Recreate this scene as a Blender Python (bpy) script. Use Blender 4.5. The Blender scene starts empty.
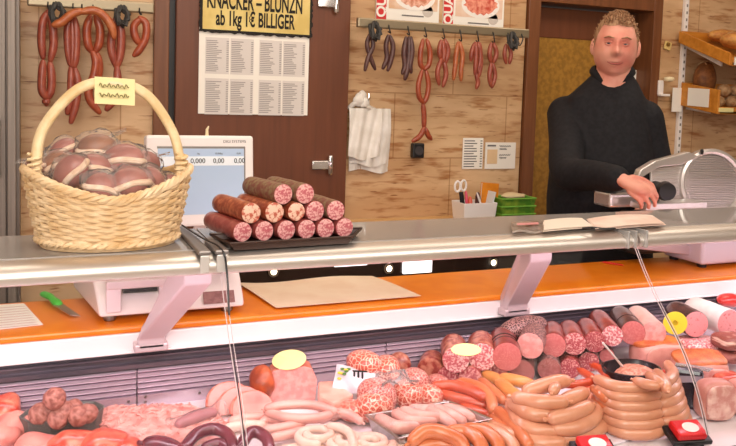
import bpy, math, random
from mathutils import Vector, Matrix, noise as mnoise
random.seed(7)
sc = bpy.context.scene
col = sc.collection
W, H = 736, 446
# ---------------------------------------------------------------- camera model
FL = 780.0; TH = math.atan(FL/1842); PT = math.atan(58/FL); RO = .031; CX, CY = 368., 149.; CZ = 1.53
FW = Vector((math.sin(TH)*math.cos(PT), math.cos(TH)*math.cos(PT), -math.sin(PT)))
R0 = Vector((math.cos(TH), -math.sin(TH), 0)); U0 = R0.cross(FW)
RT = R0*math.cos(RO)+U0*math.sin(RO); UP = -R0*math.sin(RO)+U0*math.cos(RO)
def at(px, py, x=None, y=None, z=None, d=None):
    """the point of the shop seen at a pixel of the photograph, on a plane x=, y=, z= or at a depth d"""
    r = FW+RT*((px-CX)/FL)-UP*((py-CY)/FL)
    t = d if d is not None else y/r.y if y is not None else (z-CZ)/r.z if z is not None else x/r.x
    return Vector((0, 0, CZ))+r*t
cd = bpy.data.cameras.new('camera'); cam = bpy.data.objects.new('camera', cd); col.objects.link(cam)
m = Matrix((RT, UP, -FW)).transposed().to_4x4(); m.translation = (0, 0, CZ); cam.matrix_world = m
cd.sensor_width = 36; cd.sensor_fit = 'HORIZONTAL'; cd.lens = 36*FL/W
cd.shift_y = (CY-H/2)/W; cd.clip_start = .05
sc.camera = cam
# ---------------------------------------------------------------- materials
def lin(h):
    if not isinstance(h, str): return (*h[:3], 1)
    v = [int(h[i:i+2], 16)/255 for i in (0, 2, 4)]
    return (*[c/12.92 if c <= .04045 else ((c+.055)/1.055)**2.4 for c in v], 1)
MATS = {}
def mat(n, c, rough=.5, metal=0, c2=None, scale=60, lo=.4, hi=.6, tex='noise', st=(1, 1, 1), bump=0, bscale=None, detail=4, sss=0, spec=.5, em=0, coat=0, warp=0):
    if n in MATS: return MATS[n]
    M = bpy.data.materials.new(n); M.use_nodes = True; nt = M.node_tree; N = nt.nodes; L = nt.links
    b = N['Principled BSDF']; b.inputs['Base Color'].default_value = lin(c); b.inputs['Roughness'].default_value = rough
    b.inputs['Metallic'].default_value = metal; b.inputs['Specular IOR Level'].default_value = spec
    b.inputs['Coat Weight'].default_value = coat; b.inputs['Coat Roughness'].default_value = .15
    if sss: b.inputs['Subsurface Weight'].default_value = sss; b.inputs['Subsurface Radius'].default_value = (.01, .004, .002)
    if em: b.inputs['Emission Color'].default_value = lin(c); b.inputs['Emission Strength'].default_value = em
    tc = N.new('ShaderNodeTexCoord'); mp = N.new('ShaderNodeMapping'); mp.inputs['Scale'].default_value = st
    L.new(tc.outputs['Object'], mp.inputs['Vector']); vec = mp.outputs['Vector']
    def texn(t, s):
        if t == 'noise':
            x = N.new('ShaderNodeTexNoise'); x.inputs['Scale'].default_value = s; x.inputs['Detail'].default_value = detail; o = x.outputs['Fac']
            x.inputs['Distortion'].default_value = warp
        elif t in ('vor', 'edge'):
            x = N.new('ShaderNodeTexVoronoi'); x.inputs['Scale'].default_value = s; o = x.outputs['Distance']
            if t == 'edge': x.feature = 'DISTANCE_TO_EDGE'
        else:
            x = N.new('ShaderNodeTexWave'); x.inputs['Scale'].default_value = s; x.inputs['Distortion'].default_value = warp; x.bands_direction = t; o = x.outputs['Fac']
        L.new(vec, x.inputs['Vector']); return o
    if c2:
        r = N.new('ShaderNodeValToRGB'); L.new(texn(tex, scale), r.inputs['Fac'])
        r.color_ramp.elements[0].position = lo; r.color_ramp.elements[1].position = hi
        r.color_ramp.elements[0].color = lin(c); r.color_ramp.elements[1].color = lin(c2)
        L.new(r.outputs['Color'], b.inputs['Base Color'])
    if bump:
        bn = N.new('ShaderNodeBump'); bn.inputs['Strength'].default_value = bump; bn.inputs['Distance'].default_value = .004
        L.new(texn('noise' if tex in ('noise',) else tex, bscale or scale), bn.inputs['Height']); L.new(bn.outputs['Normal'], b.inputs['Normal'])
    MATS[n] = M; return M
def clear(n, tint='ffffff', ior=1.45, rough=.03, add=0.0, bump=0, milk=0, milkc='ffffff'):
    M = bpy.data.materials.new(n); M.use_nodes = True; nt = M.node_tree; N = nt.nodes; L = nt.links; N.clear()
    o = N.new('ShaderNodeOutputMaterial'); mx = N.new('ShaderNodeMixShader'); t = N.new('ShaderNodeBsdfTransparent'); g = N.new('ShaderNodeBsdfGlossy'); f = N.new('ShaderNodeFresnel')
    t.inputs[0].default_value = lin(tint); g.inputs['Roughness'].default_value = rough; f.inputs['IOR'].default_value = ior
    fac = f.outputs[0]
    if add:
        a = N.new('ShaderNodeMath'); a.inputs[1].default_value = add; L.new(fac, a.inputs[0]); fac = a.outputs[0]
    if bump:
        tc = N.new('ShaderNodeTexCoord'); nz = N.new('ShaderNodeTexNoise'); nz.inputs['Scale'].default_value = 60; bn = N.new('ShaderNodeBump'); bn.inputs['Strength'].default_value = bump; bn.inputs['Distance'].default_value = .01
        L.new(tc.outputs['Object'], nz.inputs['Vector']); L.new(nz.outputs['Fac'], bn.inputs['Height']); L.new(bn.outputs['Normal'], g.inputs['Normal']); L.new(bn.outputs['Normal'], f.inputs['Normal'])
    base = t.outputs[0]
    if milk:
        d = N.new('ShaderNodeBsdfDiffuse'); d.inputs[0].default_value = lin(milkc); m2 = N.new('ShaderNodeMixShader'); m2.inputs[0].default_value = milk
        L.new(t.outputs[0], m2.inputs[1]); L.new(d.outputs[0], m2.inputs[2]); base = m2.outputs[0]
    L.new(fac, mx.inputs[0]); L.new(base, mx.inputs[1]); L.new(g.outputs[0], mx.inputs[2]); L.new(mx.outputs[0], o.inputs[0])
    MATS[n] = M; return M
def travertine():
    M = bpy.data.materials.new('travertine'); M.use_nodes = True; nt = M.node_tree; N = nt.nodes; L = nt.links; b = N['Principled BSDF']; b.inputs['Roughness'].default_value = .42
    tc = N.new('ShaderNodeTexCoord'); 
    def nz(st, s, det, lo, hi, a, c_):
        mp = N.new('ShaderNodeMapping'); mp.inputs['Scale'].default_value = st; L.new(tc.outputs['Object'], mp.inputs[0])
        x = N.new('ShaderNodeTexNoise'); x.inputs['Scale'].default_value = s; x.inputs['Detail'].default_value = det; L.new(mp.outputs[0], x.inputs['Vector'])
        r = N.new('ShaderNodeValToRGB'); r.color_ramp.elements[0].position = lo; r.color_ramp.elements[1].position = hi
        r.color_ramp.elements[0].color = lin(a); r.color_ramp.elements[1].color = lin(c_); L.new(x.outputs['Fac'], r.inputs[0]); return r.outputs[0]
    def mul(a, c_):
        k = N.new('ShaderNodeMix'); k.data_type = 'RGBA'; k.blend_type = 'MULTIPLY'; k.inputs[0].default_value = 1; L.new(a, k.inputs[6]); L.new(c_, k.inputs[7]); return k.outputs[2]
    c1 = nz((.6, 1, 3), 3.5, 6, .35, .68, 'c29a70', 'dfbd94')
    c2 = nz((2.2, 1, 13), 3.2, 8, .30, .46, 'cfb092', 'ffffff')
    c3 = nz((1.2, 1, 9), 9, 6, .27, .36, 'b08a68', 'ffffff')
    mp = N.new('ShaderNodeMapping'); mp.inputs['Rotation'].default_value = (-math.pi/2, 0, 0); L.new(tc.outputs['Object'], mp.inputs[0])
    bk = N.new('ShaderNodeTexBrick'); bk.inputs['Scale'].default_value = 1; bk.offset = .5
    bk.inputs['Brick Width'].default_value = .61; bk.inputs['Row Height'].default_value = .305; bk.inputs['Mortar Size'].default_value = .003
    bk.inputs['Color1'].default_value = (1, 1, 1, 1); bk.inputs['Color2'].default_value = (.93, .91, .89, 1); bk.inputs['Mortar'].default_value = (.66, .56, .46, 1)
    L.new(mp.outputs[0], bk.inputs['Vector'])
    L.new(mul(mul(mul(c1, c2), c3), bk.outputs['Color']), b.inputs['Base Color']); MATS['travertine'] = M; return M
# ---------------------------------------------------------------- mesh building
def V(*a): return Vector(a if len(a) == 3 else a[0])
def spline(P, n=6):
    P = [Vector(p) for p in P]
    if len(P) < 3: return [P[0].lerp(P[-1], i/n) for i in range(n+1)]
    Q = [P[0]*2-P[1]]+P+[P[-1]*2-P[-2]]; out = []
    for i in range(1, len(Q)-2):
        a, b, c, d = Q[i-1:i+3]
        for k in range(n):
            t = k/n; out.append(.5*((2*b)+(c-a)*t+(2*a-5*b+4*c-d)*t*t+(3*b-a-3*c+d)*t**3))
    return out+[P[-1]]
class MB:
    def __init__(s): s.v = []; s.f = []; s.mi = []; s.cur = 0
    def add(s, vs, fs):
        o = len(s.v); s.v += [Vector(v) for v in vs]
        for f in fs: s.f.append([i+o for i in f]); s.mi.append(s.cur)
        return s
    def box(s, a, b, M=None):
        x0, y0, z0 = a; x1, y1, z1 = b
        vs = [V(x, y, z) for z in (z0, z1) for y in (y0, y1) for x in (x0, x1)]
        if M is not None: vs = [M @ v for v in vs]
        return s.add(vs, [(0, 2, 3, 1), (4, 5, 7, 6), (0, 1, 5, 4), (2, 6, 7, 3), (0, 4, 6, 2), (1, 3, 7, 5)])
    def prism(s, poly, vec):
        """planar polygon (3-D points) swept along vec"""
        n = len(poly); vec = Vector(vec); p = [Vector(q) for q in poly]
        nrm = sum(((p[i]-p[0]).cross(p[(i+1) % n]-p[0]) for i in range(1, n-1)), V(0, 0, 0))
        if nrm.dot(vec) > 0: p = p[::-1]
        return s.add(p+[q+vec for q in p], [list(range(n)), list(range(2*n-1, n-1, -1))]+[(i, i+n, (i+1) % n+n, (i+1) % n) for i in range(n)])
    def tube(s, P, r, seg=10, cap='round', flat=1.0, closed=False):
        """r: number or list per point; cap round shrinks the ends into domes"""
        P = [Vector(p) for p in P]; n = len(P); rs = list(r) if hasattr(r, '__len__') else [r]*n
        if cap == 'round' and not closed:
            def dome(p0, p1, r0):
                d = (p0-p1).normalized(); return [(p0+d*r0*k, r0*q) for k, q in ((.93, .3), (.75, .62), (.42, .88))]
            a = dome(P[0], P[1], rs[0]); b = dome(P[-1], P[-2], rs[-1])
            P = [q for q, _ in a]+P+[q for q, _ in b[::-1]]; rs = [q for _, q in a]+rs+[q for _, q in b[::-1]]; n = len(P)
        T = [(P[(i+1) % n]-P[i-1] if closed else P[min(i+1, n-1)]-P[max(i-1, 0)]).normalized() for i in range(n)]
        u = T[0].orthogonal().normalized()
        if abs(T[0].z) < .9: u = (V(0, 0, 1)-T[0]*T[0].z).normalized()
        vs = []
        for i in range(n):
            u = (u-T[i]*u.dot(T[i])).normalized(); w = T[i].cross(u)
            vs += [P[i]+(u*math.cos(2*math.pi*k/seg)*flat+w*math.sin(2*math.pi*k/seg))*rs[i] for k in range(seg)]
        fs = [(i*seg+k, i*seg+(k+1) % seg, ((i+1) % n)*seg+(k+1) % seg, ((i+1) % n)*seg+k) for i in range(n if closed else n-1) for k in range(seg)]
        if not closed: fs += [list(range(seg))[::-1], [(n-1)*seg+k for k in range(seg)]]
        return s.add(vs, fs)
    def loft(s, rings, cap=True):
        k = len(rings[0]); vs = [v for r in rings for v in r]
        fs = [(i*k+j, i*k+(j+1) % k, (i+1)*k+(j+1) % k, (i+1)*k+j) for i in range(len(rings)-1) for j in range(k)]
        if cap: fs += [list(range(k))[::-1], [(len(rings)-1)*k+j for j in range(k)]]
        return s.add(vs, fs)
    def lathe(s, prof, c=(0, 0, 0), seg=20, ex=1, ey=1, M=None):
        c = Vector(c); R = [[V(r*ex*math.cos(2*math.pi*k/seg), r*ey*math.sin(2*math.pi*k/seg), z) for k in range(seg)] for r, z in prof]
        if M is not None: R = [[M @ v for v in r] for r in R]
        return s.loft([[v+c for v in r] for r in R])
    def ball(s, c, r, seg=16, rings=10, M=None, jit=0, js=20, p=1):
        r = r if hasattr(r, '__len__') else (r, r, r); c = Vector(c); sd = V(random.random()*50, random.random()*50, 3)
        def sp(t): return math.copysign(abs(t)**p, t)
        R = []
        for i in range(rings+1):
            a = -math.pi/2+math.pi*i/rings; a = max(-1.54, min(1.54, a)); q = []
            for k in range(seg):
                t = 2*math.pi*k/seg; v = V(sp(math.cos(a))*sp(math.cos(t))*r[0], sp(math.cos(a))*sp(math.sin(t))*r[1], sp(math.sin(a))*r[2])
                if jit: v *= 1+jit*mnoise.noise(v*js+sd)
                q.append(c+(M @ v if M is not None else v))
            R.append(q)
        return s.loft(R)
    def sheet(s, fn, nu, nv, th=0):
        """surface fn(u,v)->point; th gives it a real thickness"""
        g = [[Vector(fn(i/nu, j/nv)) for j in range(nv+1)] for i in range(nu+1)]
        def nr(i, j):
            a = g[min(i+1, nu)][j]-g[max(i-1, 0)][j]; b = g[i][min(j+1, nv)]-g[i][max(j-1, 0)]; return a.cross(b).normalized()
        k = nv+1; top = [g[i][j] for i in range(nu+1) for j in range(k)]
        f = [(i*k+j, (i+1)*k+j, (i+1)*k+j+1, i*k+j+1) for i in range(nu) for j in range(nv)]
        if not th: return s.add(top, f)
        o = len(top); bot = [g[i][j]-nr(i, j)*th for i in range(nu+1) for j in range(k)]
        f2 = [tuple(q+o for q in reversed(t)) for t in f]
        ed = [(0*k+j) for j in range(k)]+[i*k+nv for i in range(1, nu+1)]+[nu*k+j for j in range(nv-1, -1, -1)]+[i*k for i in range(nu-1, 0, -1)]
        return s.add(top+bot, f+f2+[(ed[i], ed[(i+1) % len(ed)], ed[(i+1) % len(ed)]+o, ed[i]+o) for i in range(len(ed))])
    def build(s, name, m, parent=None, org=None, smooth=True, bevel=0, sub=0, label=None, remesh=0, bseg=2, soften=0):
        o_ = Vector(org) if org is not None else (wloc(parent) if parent else V(0, 0, 0))
        me = bpy.data.meshes.new(name); me.from_pydata([v-o_ for v in s.v], [], s.f)
        for k in (m if isinstance(m, (list, tuple)) else [m]): me.materials.append(k)
        for p, i in zip(me.polygons, s.mi): p.material_index = i; p.use_smooth = smooth
        if smooth and not remesh: me.set_sharp_from_angle(angle=math.radians(42))
        o = bpy.data.objects.new(name, me); col.objects.link(o)
        if parent: o.parent = parent; o.location = o_-wloc(parent)
        else: o.location = o_
        if remesh:
            q = o.modifiers.new('remesh', 'REMESH'); q.mode = 'VOXEL'; q.voxel_size = remesh; q.use_smooth_shade = True
            q = o.modifiers.new('soften', 'SMOOTH'); q.factor = .5; q.iterations = soften or 4
        if bevel:
            q = o.modifiers.new('bevel', 'BEVEL'); q.width = bevel; q.segments = bseg; q.limit_method = 'ANGLE'
        if sub: q = o.modifiers.new('sub', 'SUBSURF'); q.levels = sub; q.render_levels = sub
        if label: o['label'] = label
        return o
def wloc(o):
    v = V(0, 0, 0)
    while o: v = v+o.location; o = o.parent
    return v
def tag(o, label, cat, group=None, kind=None):
    o['label'] = label; o['category'] = cat
    if group: o['group'] = group
    if kind: o['kind'] = kind
    return o
def thing(name, label, cat, loc, group=None):
    o = bpy.data.objects.new(name, None); col.objects.link(o); o.location = loc; o.empty_display_size = .05
    return tag(o, label, cat, group)
def structure(o): o['kind'] = 'structure'; return o
def text(s, size, m, parent, loc, rot, name='lettering', sx=1, align='CENTER', shear=0, bold=0):
    c = bpy.data.curves.new(name, 'FONT'); c.body = s; c.size = size; c.extrude = .0004; c.align_x = align; c.align_y = 'CENTER'; c.shear = shear; c.offset = bold
    tmp = bpy.data.objects.new('letters', c); col.objects.link(tmp); bpy.context.view_layer.update()
    me = bpy.data.meshes.new_from_object(tmp.evaluated_get(bpy.context.evaluated_depsgraph_get())); me.name = name
    bpy.data.objects.remove(tmp); bpy.data.curves.remove(c); me.materials.clear(); me.materials.append(m)
    o = bpy.data.objects.new(name, me); col.objects.link(o); o.parent = parent
    o.location = Vector(loc)-wloc(parent); o.rotation_euler = rot; o.scale = (sx, 1, 1); return o
def copy_tree(o, parent=None):
    c = o.copy(); col.objects.link(c)
    if parent: c.parent = parent
    for k in list(o.children): copy_tree(k, c)
    return c
PI = math.pi
FACE = (PI/2, 0, 0)     # text on a wall that faces the customers
# ---------------------------------------------------------------- palette
wood_d = mat('dark_walnut_wood', '6f3d22', .4, c2='60331b', scale=5, st=(9, 9, .6), lo=.3, hi=.75, detail=6)
wood_f = mat('door_frame_wood', '7d4c2b', .4, c2='683c20', scale=6, st=(8, 8, .6), lo=.3, hi=.7)
wood_l = mat('light_counter_wood', 'd9b27a', .3, c2='cfa367', scale=4, st=(1, 8, 8))
steel = mat('brushed_steel', 'c9c6c4', .28, 1, c2='b5b0ae', scale=10, st=(1, 40, 40))
alu = mat('satin_aluminium', 'd2cbc0', .22, 1)
dsteel = mat('grey_steel', '8d8782', .35, 1)
chrome = mat('chrome', 'e6e6e6', .08, 1)
black = mat('black_plastic', '1b1a1c', .4)
white = mat('white_plastic', 'efe9e6', .35)
offw = mat('off_white_enamel', 'f3e9e6', .3)
paper = mat('white_paper', 'f2eee6', .8)
ink = mat('grey_ink', '6e6a6a', .8); inkb = mat('black_ink', '1c1814', .8)
orange = mat('orange_worktop', 'ef8a1c', .3, c2='e67d12', scale=14)
# ================================================================= THE ROOM
WY = 3.3
trav = travertine()
tile = mat('floor_tile', 'b9aa98', .4, c2='a89a88', scale=3)
plaster = mat('ceiling_paint', 'e9e2d8', .8)
def S(name, mb, m, **k): return structure(mb.build(name, m, **k))
S('floor', MB().box((-2, -1.6, -.1), (5, 3.7, 0)), tile, smooth=False)
S('ceiling', MB().box((-2, -1.6, 2.75), (5, 3.7, 2.85)), plaster, smooth=False)
OX0, OX1, OZ = 2.30, 3.02, 2.0
S('wall_back', MB().box((-2, WY, 0), (OX0-.075, WY+.3, 2.75)).box((OX1+.065, WY, 0), (5, WY+.3, 2.75)).box((OX0-.075, WY, OZ+.08), (OX1+.065, WY+.3, 2.75)), trav, smooth=False)
S('wall_left', MB().box((-2.1, -1.6, 0), (-2, 3.6, 2.75)), plaster, smooth=False)
S('wall_right', MB().box((5, -1.6, 0), (5.1, 3.6, 2.75)), plaster, smooth=False)
S('wall_front', MB().box((-2, -1.7, 0), (5, -1.6, 2.75)), plaster, smooth=False)
# cold-room door (flat walnut leaf, proud of the stone) and its frame
d1 = S('door_1', MB().box((.515, WY-.045, 0), (1.275, WY-.002, 2.3)), wood_d, smooth=False, bevel=.004)
tr = MB().box((.43, WY-.03, 0), (.49, WY-.002, 2.4)).box((.43, WY-.03, 2.32), (1.28, WY-.002, 2.4)).build('door_frame', wood_f, d1, smooth=False, bevel=.003)
MB().box((.49, WY-.012, 0), (.515, WY-.002, 2.32)).build('door_seal', black, d1, smooth=False)
for px, py in ((321, 165), (327, 3)):
    p = at(px, py, y=WY-.05)
    h = MB().box((p.x-.045, WY-.062, p.z-.02), (p.x+.035, WY-.046, p.z+.02)).build('hinge', chrome, d1, bevel=.004)
    MB().tube([(p.x+.04, WY-.06, p.z-.035), (p.x+.04, WY-.06, p.z+.035)], .012, 12).build('hinge_pin', chrome, h)
# office door with amber glass
d2 = S('door_2', MB().box((OX0+.02, WY+.12, 0), (OX1-.02, WY+.16, OZ-.01)), wood_d, smooth=False)
MB().box((OX0-.07, WY-.02, 0), (OX0, WY+.2, OZ+.07)).box((OX1, WY-.02, 0), (OX1+.06, WY+.2, OZ+.07)).box((OX0, WY-.02, OZ), (OX1, WY+.2, OZ+.07)).build('door_frame', wood_f, d2, smooth=False, bevel=.004)
amber = mat('amber_patterned_glass', 'a87a2e', .35, c2='8f6624', scale=40, bump=.3)
MB().box((OX0+.03, WY+.105, .1), (OX1-.16, WY+.125, 1.835)).build('glass_pane', amber, d2, smooth=False)
MB().box((OX0+.02, WY+.1, .06), (OX0+.04, WY+.13, 1.85)).box((OX1-.17, WY+.1, .06), (OX1-.02, WY+.13, 1.99)).box((OX0+.02, WY+.1, 1.835), (OX1-.17, WY+.135, 1.99)).build('door_rail', wood_d, d2, smooth=False, bevel=.003)
p = at(631, 79, y=WY+.1)
tag(MB().box((p.x-.035, WY+.092, p.z-.05), (p.x+.045, WY+.098, p.z+.05)).build('notice_sheet', paper, org=p, smooth=False), 'small blank white note stuck on the brown door behind the man\'s shoulder', 'notice')
# tall steel cabinet at the far left
t = thing('cooling_cabinet', 'tall grey steel cooling cabinet beside the stone wall, with black pull handle', 'cabinet', (-.5, WY-.2, 0))
cg = mat('cabinet_grey', '8d8279', .45, .3, c2='80766d', scale=5, st=(30, 30, .5))
xr = at(19.5, 120, y=WY-.2).x
MB().box((-1.3, WY-.19, 0), (xr, WY-.003, 2.4)).build('cabinet_body', mat('cabinet_side', '6d635b', .4, .3), t, smooth=False)
MB().box((-1.3, WY-.2, .02), (xr-.045, WY-.19, 2.38)).box((xr-.04, WY-.215, .02), (xr-.012, WY-.19, 2.38)).build('cabinet_door', cg, t, smooth=False, bevel=.003)
p = at(2, 148, y=WY-.23)
MB().tube([(p.x-.02, WY-.2, p.z+.1), (p.x-.02, WY-.24, p.z+.1), (p.x-.02, WY-.24, p.z-.1), (p.x-.02, WY-.2, p.z-.1)], .014, 10).build('handle', black, t)
MB().box((p.x-.07, WY-.205, p.z-.06), (p.x-.008, WY-.2, p.z+.07)).build('door_plate', white, t, smooth=False)
# ceiling panel lights
for i, (x, y) in enumerate(((.2, .2), (2.4, .2), (.4, 2.2), (2.6, 2.3))):
    t = thing('ceiling_lamp', 'white panel lamp on the shop ceiling', 'lamp', (x, y, 2.75), 'shop ceiling lamps')
    MB().box((x-.33, y-.33, 2.72), (x+.33, y+.33, 2.749)).build('lamp_frame', white, t, smooth=False)
    MB().box((x-.3, y-.3, 2.712), (x+.3, y+.3, 2.72)).build('diffuser', mat('lamp_diffuser', 'fff0dc', .5, em=4), t, smooth=False)
# ================================================================= BACK COUNTER
bc = thing('back_counter', 'low dark cabinet with a light wood top along the stone wall', 'counter', (1.4, 3.15, 0))
CZB = .94
MB().box((1.285, 3.04, CZB-.035), (2.2, WY-.003, CZB)).build('counter_top', wood_l, bc, smooth=False, bevel=.006)
MB().box((1.285, 3.06, .84), (2.2, WY-.003, CZB-.035)).build('apron', wood_f, bc, smooth=False)
gloss = mat('dark_glossy_front', '2a1a14', .12, coat=.6)
MB().box((.74, 3.05, .02), (2.72, 3.07, .84)).box((.74, 3.07, .02), (2.72, WY-.06, .8)).build('cabinet_front', gloss, bc, smooth=False)
reflw = mat('tube_reflection_glow', 'fff4f4', .4, em=2.2)
for px, py in ((273, 271), (388, 268), (492, 262)):  # reflections of spots in the glossy front, modelled as small glowing discs
    p = at(px, py, y=3.05); M = Matrix.Rotation(PI/2, 4, 'X')
    b = MB().lathe([(.02, 0), (.026, .004), (.024, .012), (.016, .014)], (p.x, 3.05, p.z), 16, M=M).build('spot_reflection', chrome, bc)
    MB().lathe([(.014, .012), (.011, .018), (.001, .019)], (p.x, 3.05, p.z), 14, M=M).build('spot_reflection_core', mat('spot_reflection_glow', 'ffe9c0', .4, em=9), b)
for x0, x1, y0, y1 in ((334, 367, 261, 267), (403, 432, 258, 274)):  # reflections of tubes in the same front, put in as glowing boxes
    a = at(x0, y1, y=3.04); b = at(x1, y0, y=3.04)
    MB().box((a.x, 3.035, a.z), (b.x, 3.05, b.z)).build('tube_reflection', reflw, bc, smooth=False, bevel=.003)
# ================================================================= THE DISPLAY COUNTER
XA, XB = -1.3, 3.6
dc = thing('display_counter', 'long refrigerated meat counter with orange worktop and glass top ledge', 'counter', (1, 1.7, 0))
DZ = .75; WZ = .95
MB().box((XA, 1.9, WZ-.016), (XB, 2.2, WZ)).build('worktop', orange, dc, smooth=False, bevel=.005)
enam = mat('white_enamel_front', 'f4eeee', .3)
MB().box((XA, 1.897, .889), (XB, 2.0, WZ-.016)).box((XA, 1.891, .886), (XB, 1.899, .892)).build('front_band', enam, dc, smooth=False, bevel=.003)
MB().box((XA, 1.93, .02), (XB, 2.17, WZ-.016)).build('base_cabinet', offw, dc, smooth=False)
MB().box((XA, 1.91, .846), (XB, 1.93, .886)).box((XA, 1.897, .872), (XB, 1.911, .876)).box((XA, 1.894, .848), (XB, 1.911, .858)).build('air_slot', mat('slot_grey', '6f6670', .4, .6), dc, smooth=False)
slat = mat('louvre_metal', 'd8c8d4', .22, .68)
xs = [XA, -.44, .218, .876, 1.534, 2.192, 2.85, XB]
for a, b in zip(xs, xs[1:]):
    prof = []
    for k in range(5):
        z = .846-k*.013; prof += [V(0, 1.911, z), V(0, 1.905, z-.001), V(0, 1.898, z-.004), V(0, 1.895, z-.0075), V(0, 1.898, z-.0105), V(0, 1.911, z-.012)]
    poly = prof+[V(0, 1.895, .78), V(0, 1.895, DZ), V(0, 1.93, DZ), V(0, 1.93, .846)]
    g = MB().prism([V(a+.0015, p.y, p.z) for p in poly], (b-a-.003, 0, 0)).build('louvre_panel', slat, dc)
    for x in (a+.02, a+.15, b-.02):
        for z in ((.775, .762) if x < a+.1 else (.768,)):
            MB().lathe([(.004, 0), (.003, .002), (.001, .0025)], (x, 1.895, z), 8, M=Matrix.Rotation(PI/2, 4, 'X')).build('screw', dsteel, g)
MB().box((XA, 1.24, DZ-.02), (XB, 1.93, DZ)).build('display_deck', mat('deck_white', 'e9dfe3', .25), dc, smooth=False)
MB().box((XA, 1.2, .1), (XB, 1.24, DZ+.012)).box((XA, 1.24, .02), (XB, 1.93, DZ-.02)).build('front_panel', mat('counter_front', '4a4146', .4), dc, smooth=False, bevel=.004)
# ledge: rounded front rail, glass shelf, curved front panes
LZ = 1.2
rail = mat('polished_rail', 'e2dcd6', .42, .9)
pr = [V(0, 1.565, LZ-.002), V(0, 1.53, LZ-.002), V(0, 1.512, LZ-.007), V(0, 1.502, LZ-.016), V(0, 1.5, LZ-.026), V(0, 1.505, LZ-.036), V(0, 1.518, LZ-.041), V(0, 1.565, LZ-.041)]
J = [XA, .335, 1.375, XB]
for a, b in zip(J, J[1:]):
    MB().prism([p+V(a+.004, 0, 0) for p in pr], (b-a-.008, 0, 0)).build('ledge_rail', rail, dc)
shelf_g = clear('smoked_shelf_glass', 'd8d4d0', 1.5, .06, milk=.6, milkc='c6beb8')
for a, b in zip(J, J[1:]):
    MB().box((a+.002, 1.566, LZ-.01), (b-.002, 1.8, LZ)).build('glass_shelf', shelf_g, dc, smooth=False)
paneg = clear('clear_pane_glass', 'fbfdfc', 1.16, .0)
prof = spline([(0, 1.512, 1.158), (0, 1.475, 1.105), (0, 1.425, 1.045), (0, 1.35, .965), (0, 1.295, .88), (0, 1.255, .79)], 4)
for a, b in zip(J, J[1:]):
    pts = [V(0, p.y, p.z) for p in prof]
    q = MB().sheet(lambda u, v: V(a+.003+(b-a-.006)*v, pts[round(u*(len(pts)-1))].y, pts[round(u*(len(pts)-1))].z), len(pts)-1, 1).build('front_pane', paneg, dc)
edge = mat('glass_edge', 'd8c8cc', .3); seal = mat('pane_seal', '3a3236', .5)
for x in J[1:3]:
    MB().tube([V(x-.003, p.y-.002, p.z) for p in prof], .001, 6).tube([V(x+.004, p.y-.002, p.z) for p in prof], .0008, 6).build('pane_edge', edge, dc)
    MB().tube([V(x, p.y-.001, p.z) for p in prof[9:]], .0013, 6).build('pane_seal', seal, dc)
# clamp bars over the pane joints
for x, w, y1 in ((.285, .024, 1.78), (.317, .027, 1.60)):
    c = MB().box((x, 1.494, LZ+.002), (x+w, y1, LZ+.011)).build('clamp_bar', mat('clamp_grey', '8c8582', .35, .6), dc, smooth=False, bevel=.003)
    MB().box((x+.003, 1.4935, LZ-.033), (x+w-.003, 1.499, LZ+.002)).build('clamp_block', mat('clamp_light', 'cfcac6', .3, .3), c, smooth=False, bevel=.002)
for x, w in ((1.335, .006), (1.358, .005), (1.39, .008)):
    MB().box((x, 1.494, LZ-.038), (x+w, 1.6, LZ+.006)).build('clamp_bar', clear('clear_clamp', 'f4ece8', 1.6, .1, add=.15, milk=.35), dc, smooth=False, bevel=.002)
# black lead over the left joint
MB().tube(spline([(.297, 1.76, LZ+.016), (.312, 1.6, LZ+.016), (.33, 1.5, LZ+.012), (.338, 1.485, LZ-.03), (.336, 1.45, LZ-.105)], 6), .002, 6).build('lead', black, dc)
# brackets that carry the ledge
brk = mat('bracket_grey', 'cdbcc0', .35, .35)
for x, w, sh_ in ((.215, .062, .085), (1.235, .07, -.015)):
    y0 = 1.897
    side = [V(x+sh_*max(0, min(1, (z-.93)/.15)), y, z) for y, z in ((y0, .905), (y0, .95), (1.80, 1.095), (1.80, 1.187), (1.735, 1.187), (1.735, 1.085), (y0-.04, .93), (y0-.04, .905))]
    b = MB().loft([side, [q+V(w, 0, 0) for q in side]]).build('bracket', brk, dc, smooth=False, bevel=.004)
    MB().box((x-.008, y0-.04, .897), (x+w+.008, y0, .917)).build('bracket_foot', brk, b, smooth=False, bevel=.004)
    MB().box((x+sh_+.006, 1.57, 1.155), (x+sh_+w-.006, 1.735, 1.187)).build('bracket_arm', brk, b, smooth=False, bevel=.004)
# lamp under the ledge
MB().box((XA+.1, 1.57, 1.16), (XB-.1, 1.61, 1.185)).build('lamp_housing', white, dc, smooth=False, bevel=.003)
MB().tube([(XA+.15, 1.59, 1.153), (XB-.15, 1.59, 1.153)], .008, 10).build('lamp_tube', mat('rosy_lamp', 'ffe2ea', .4, em=6), dc)
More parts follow.
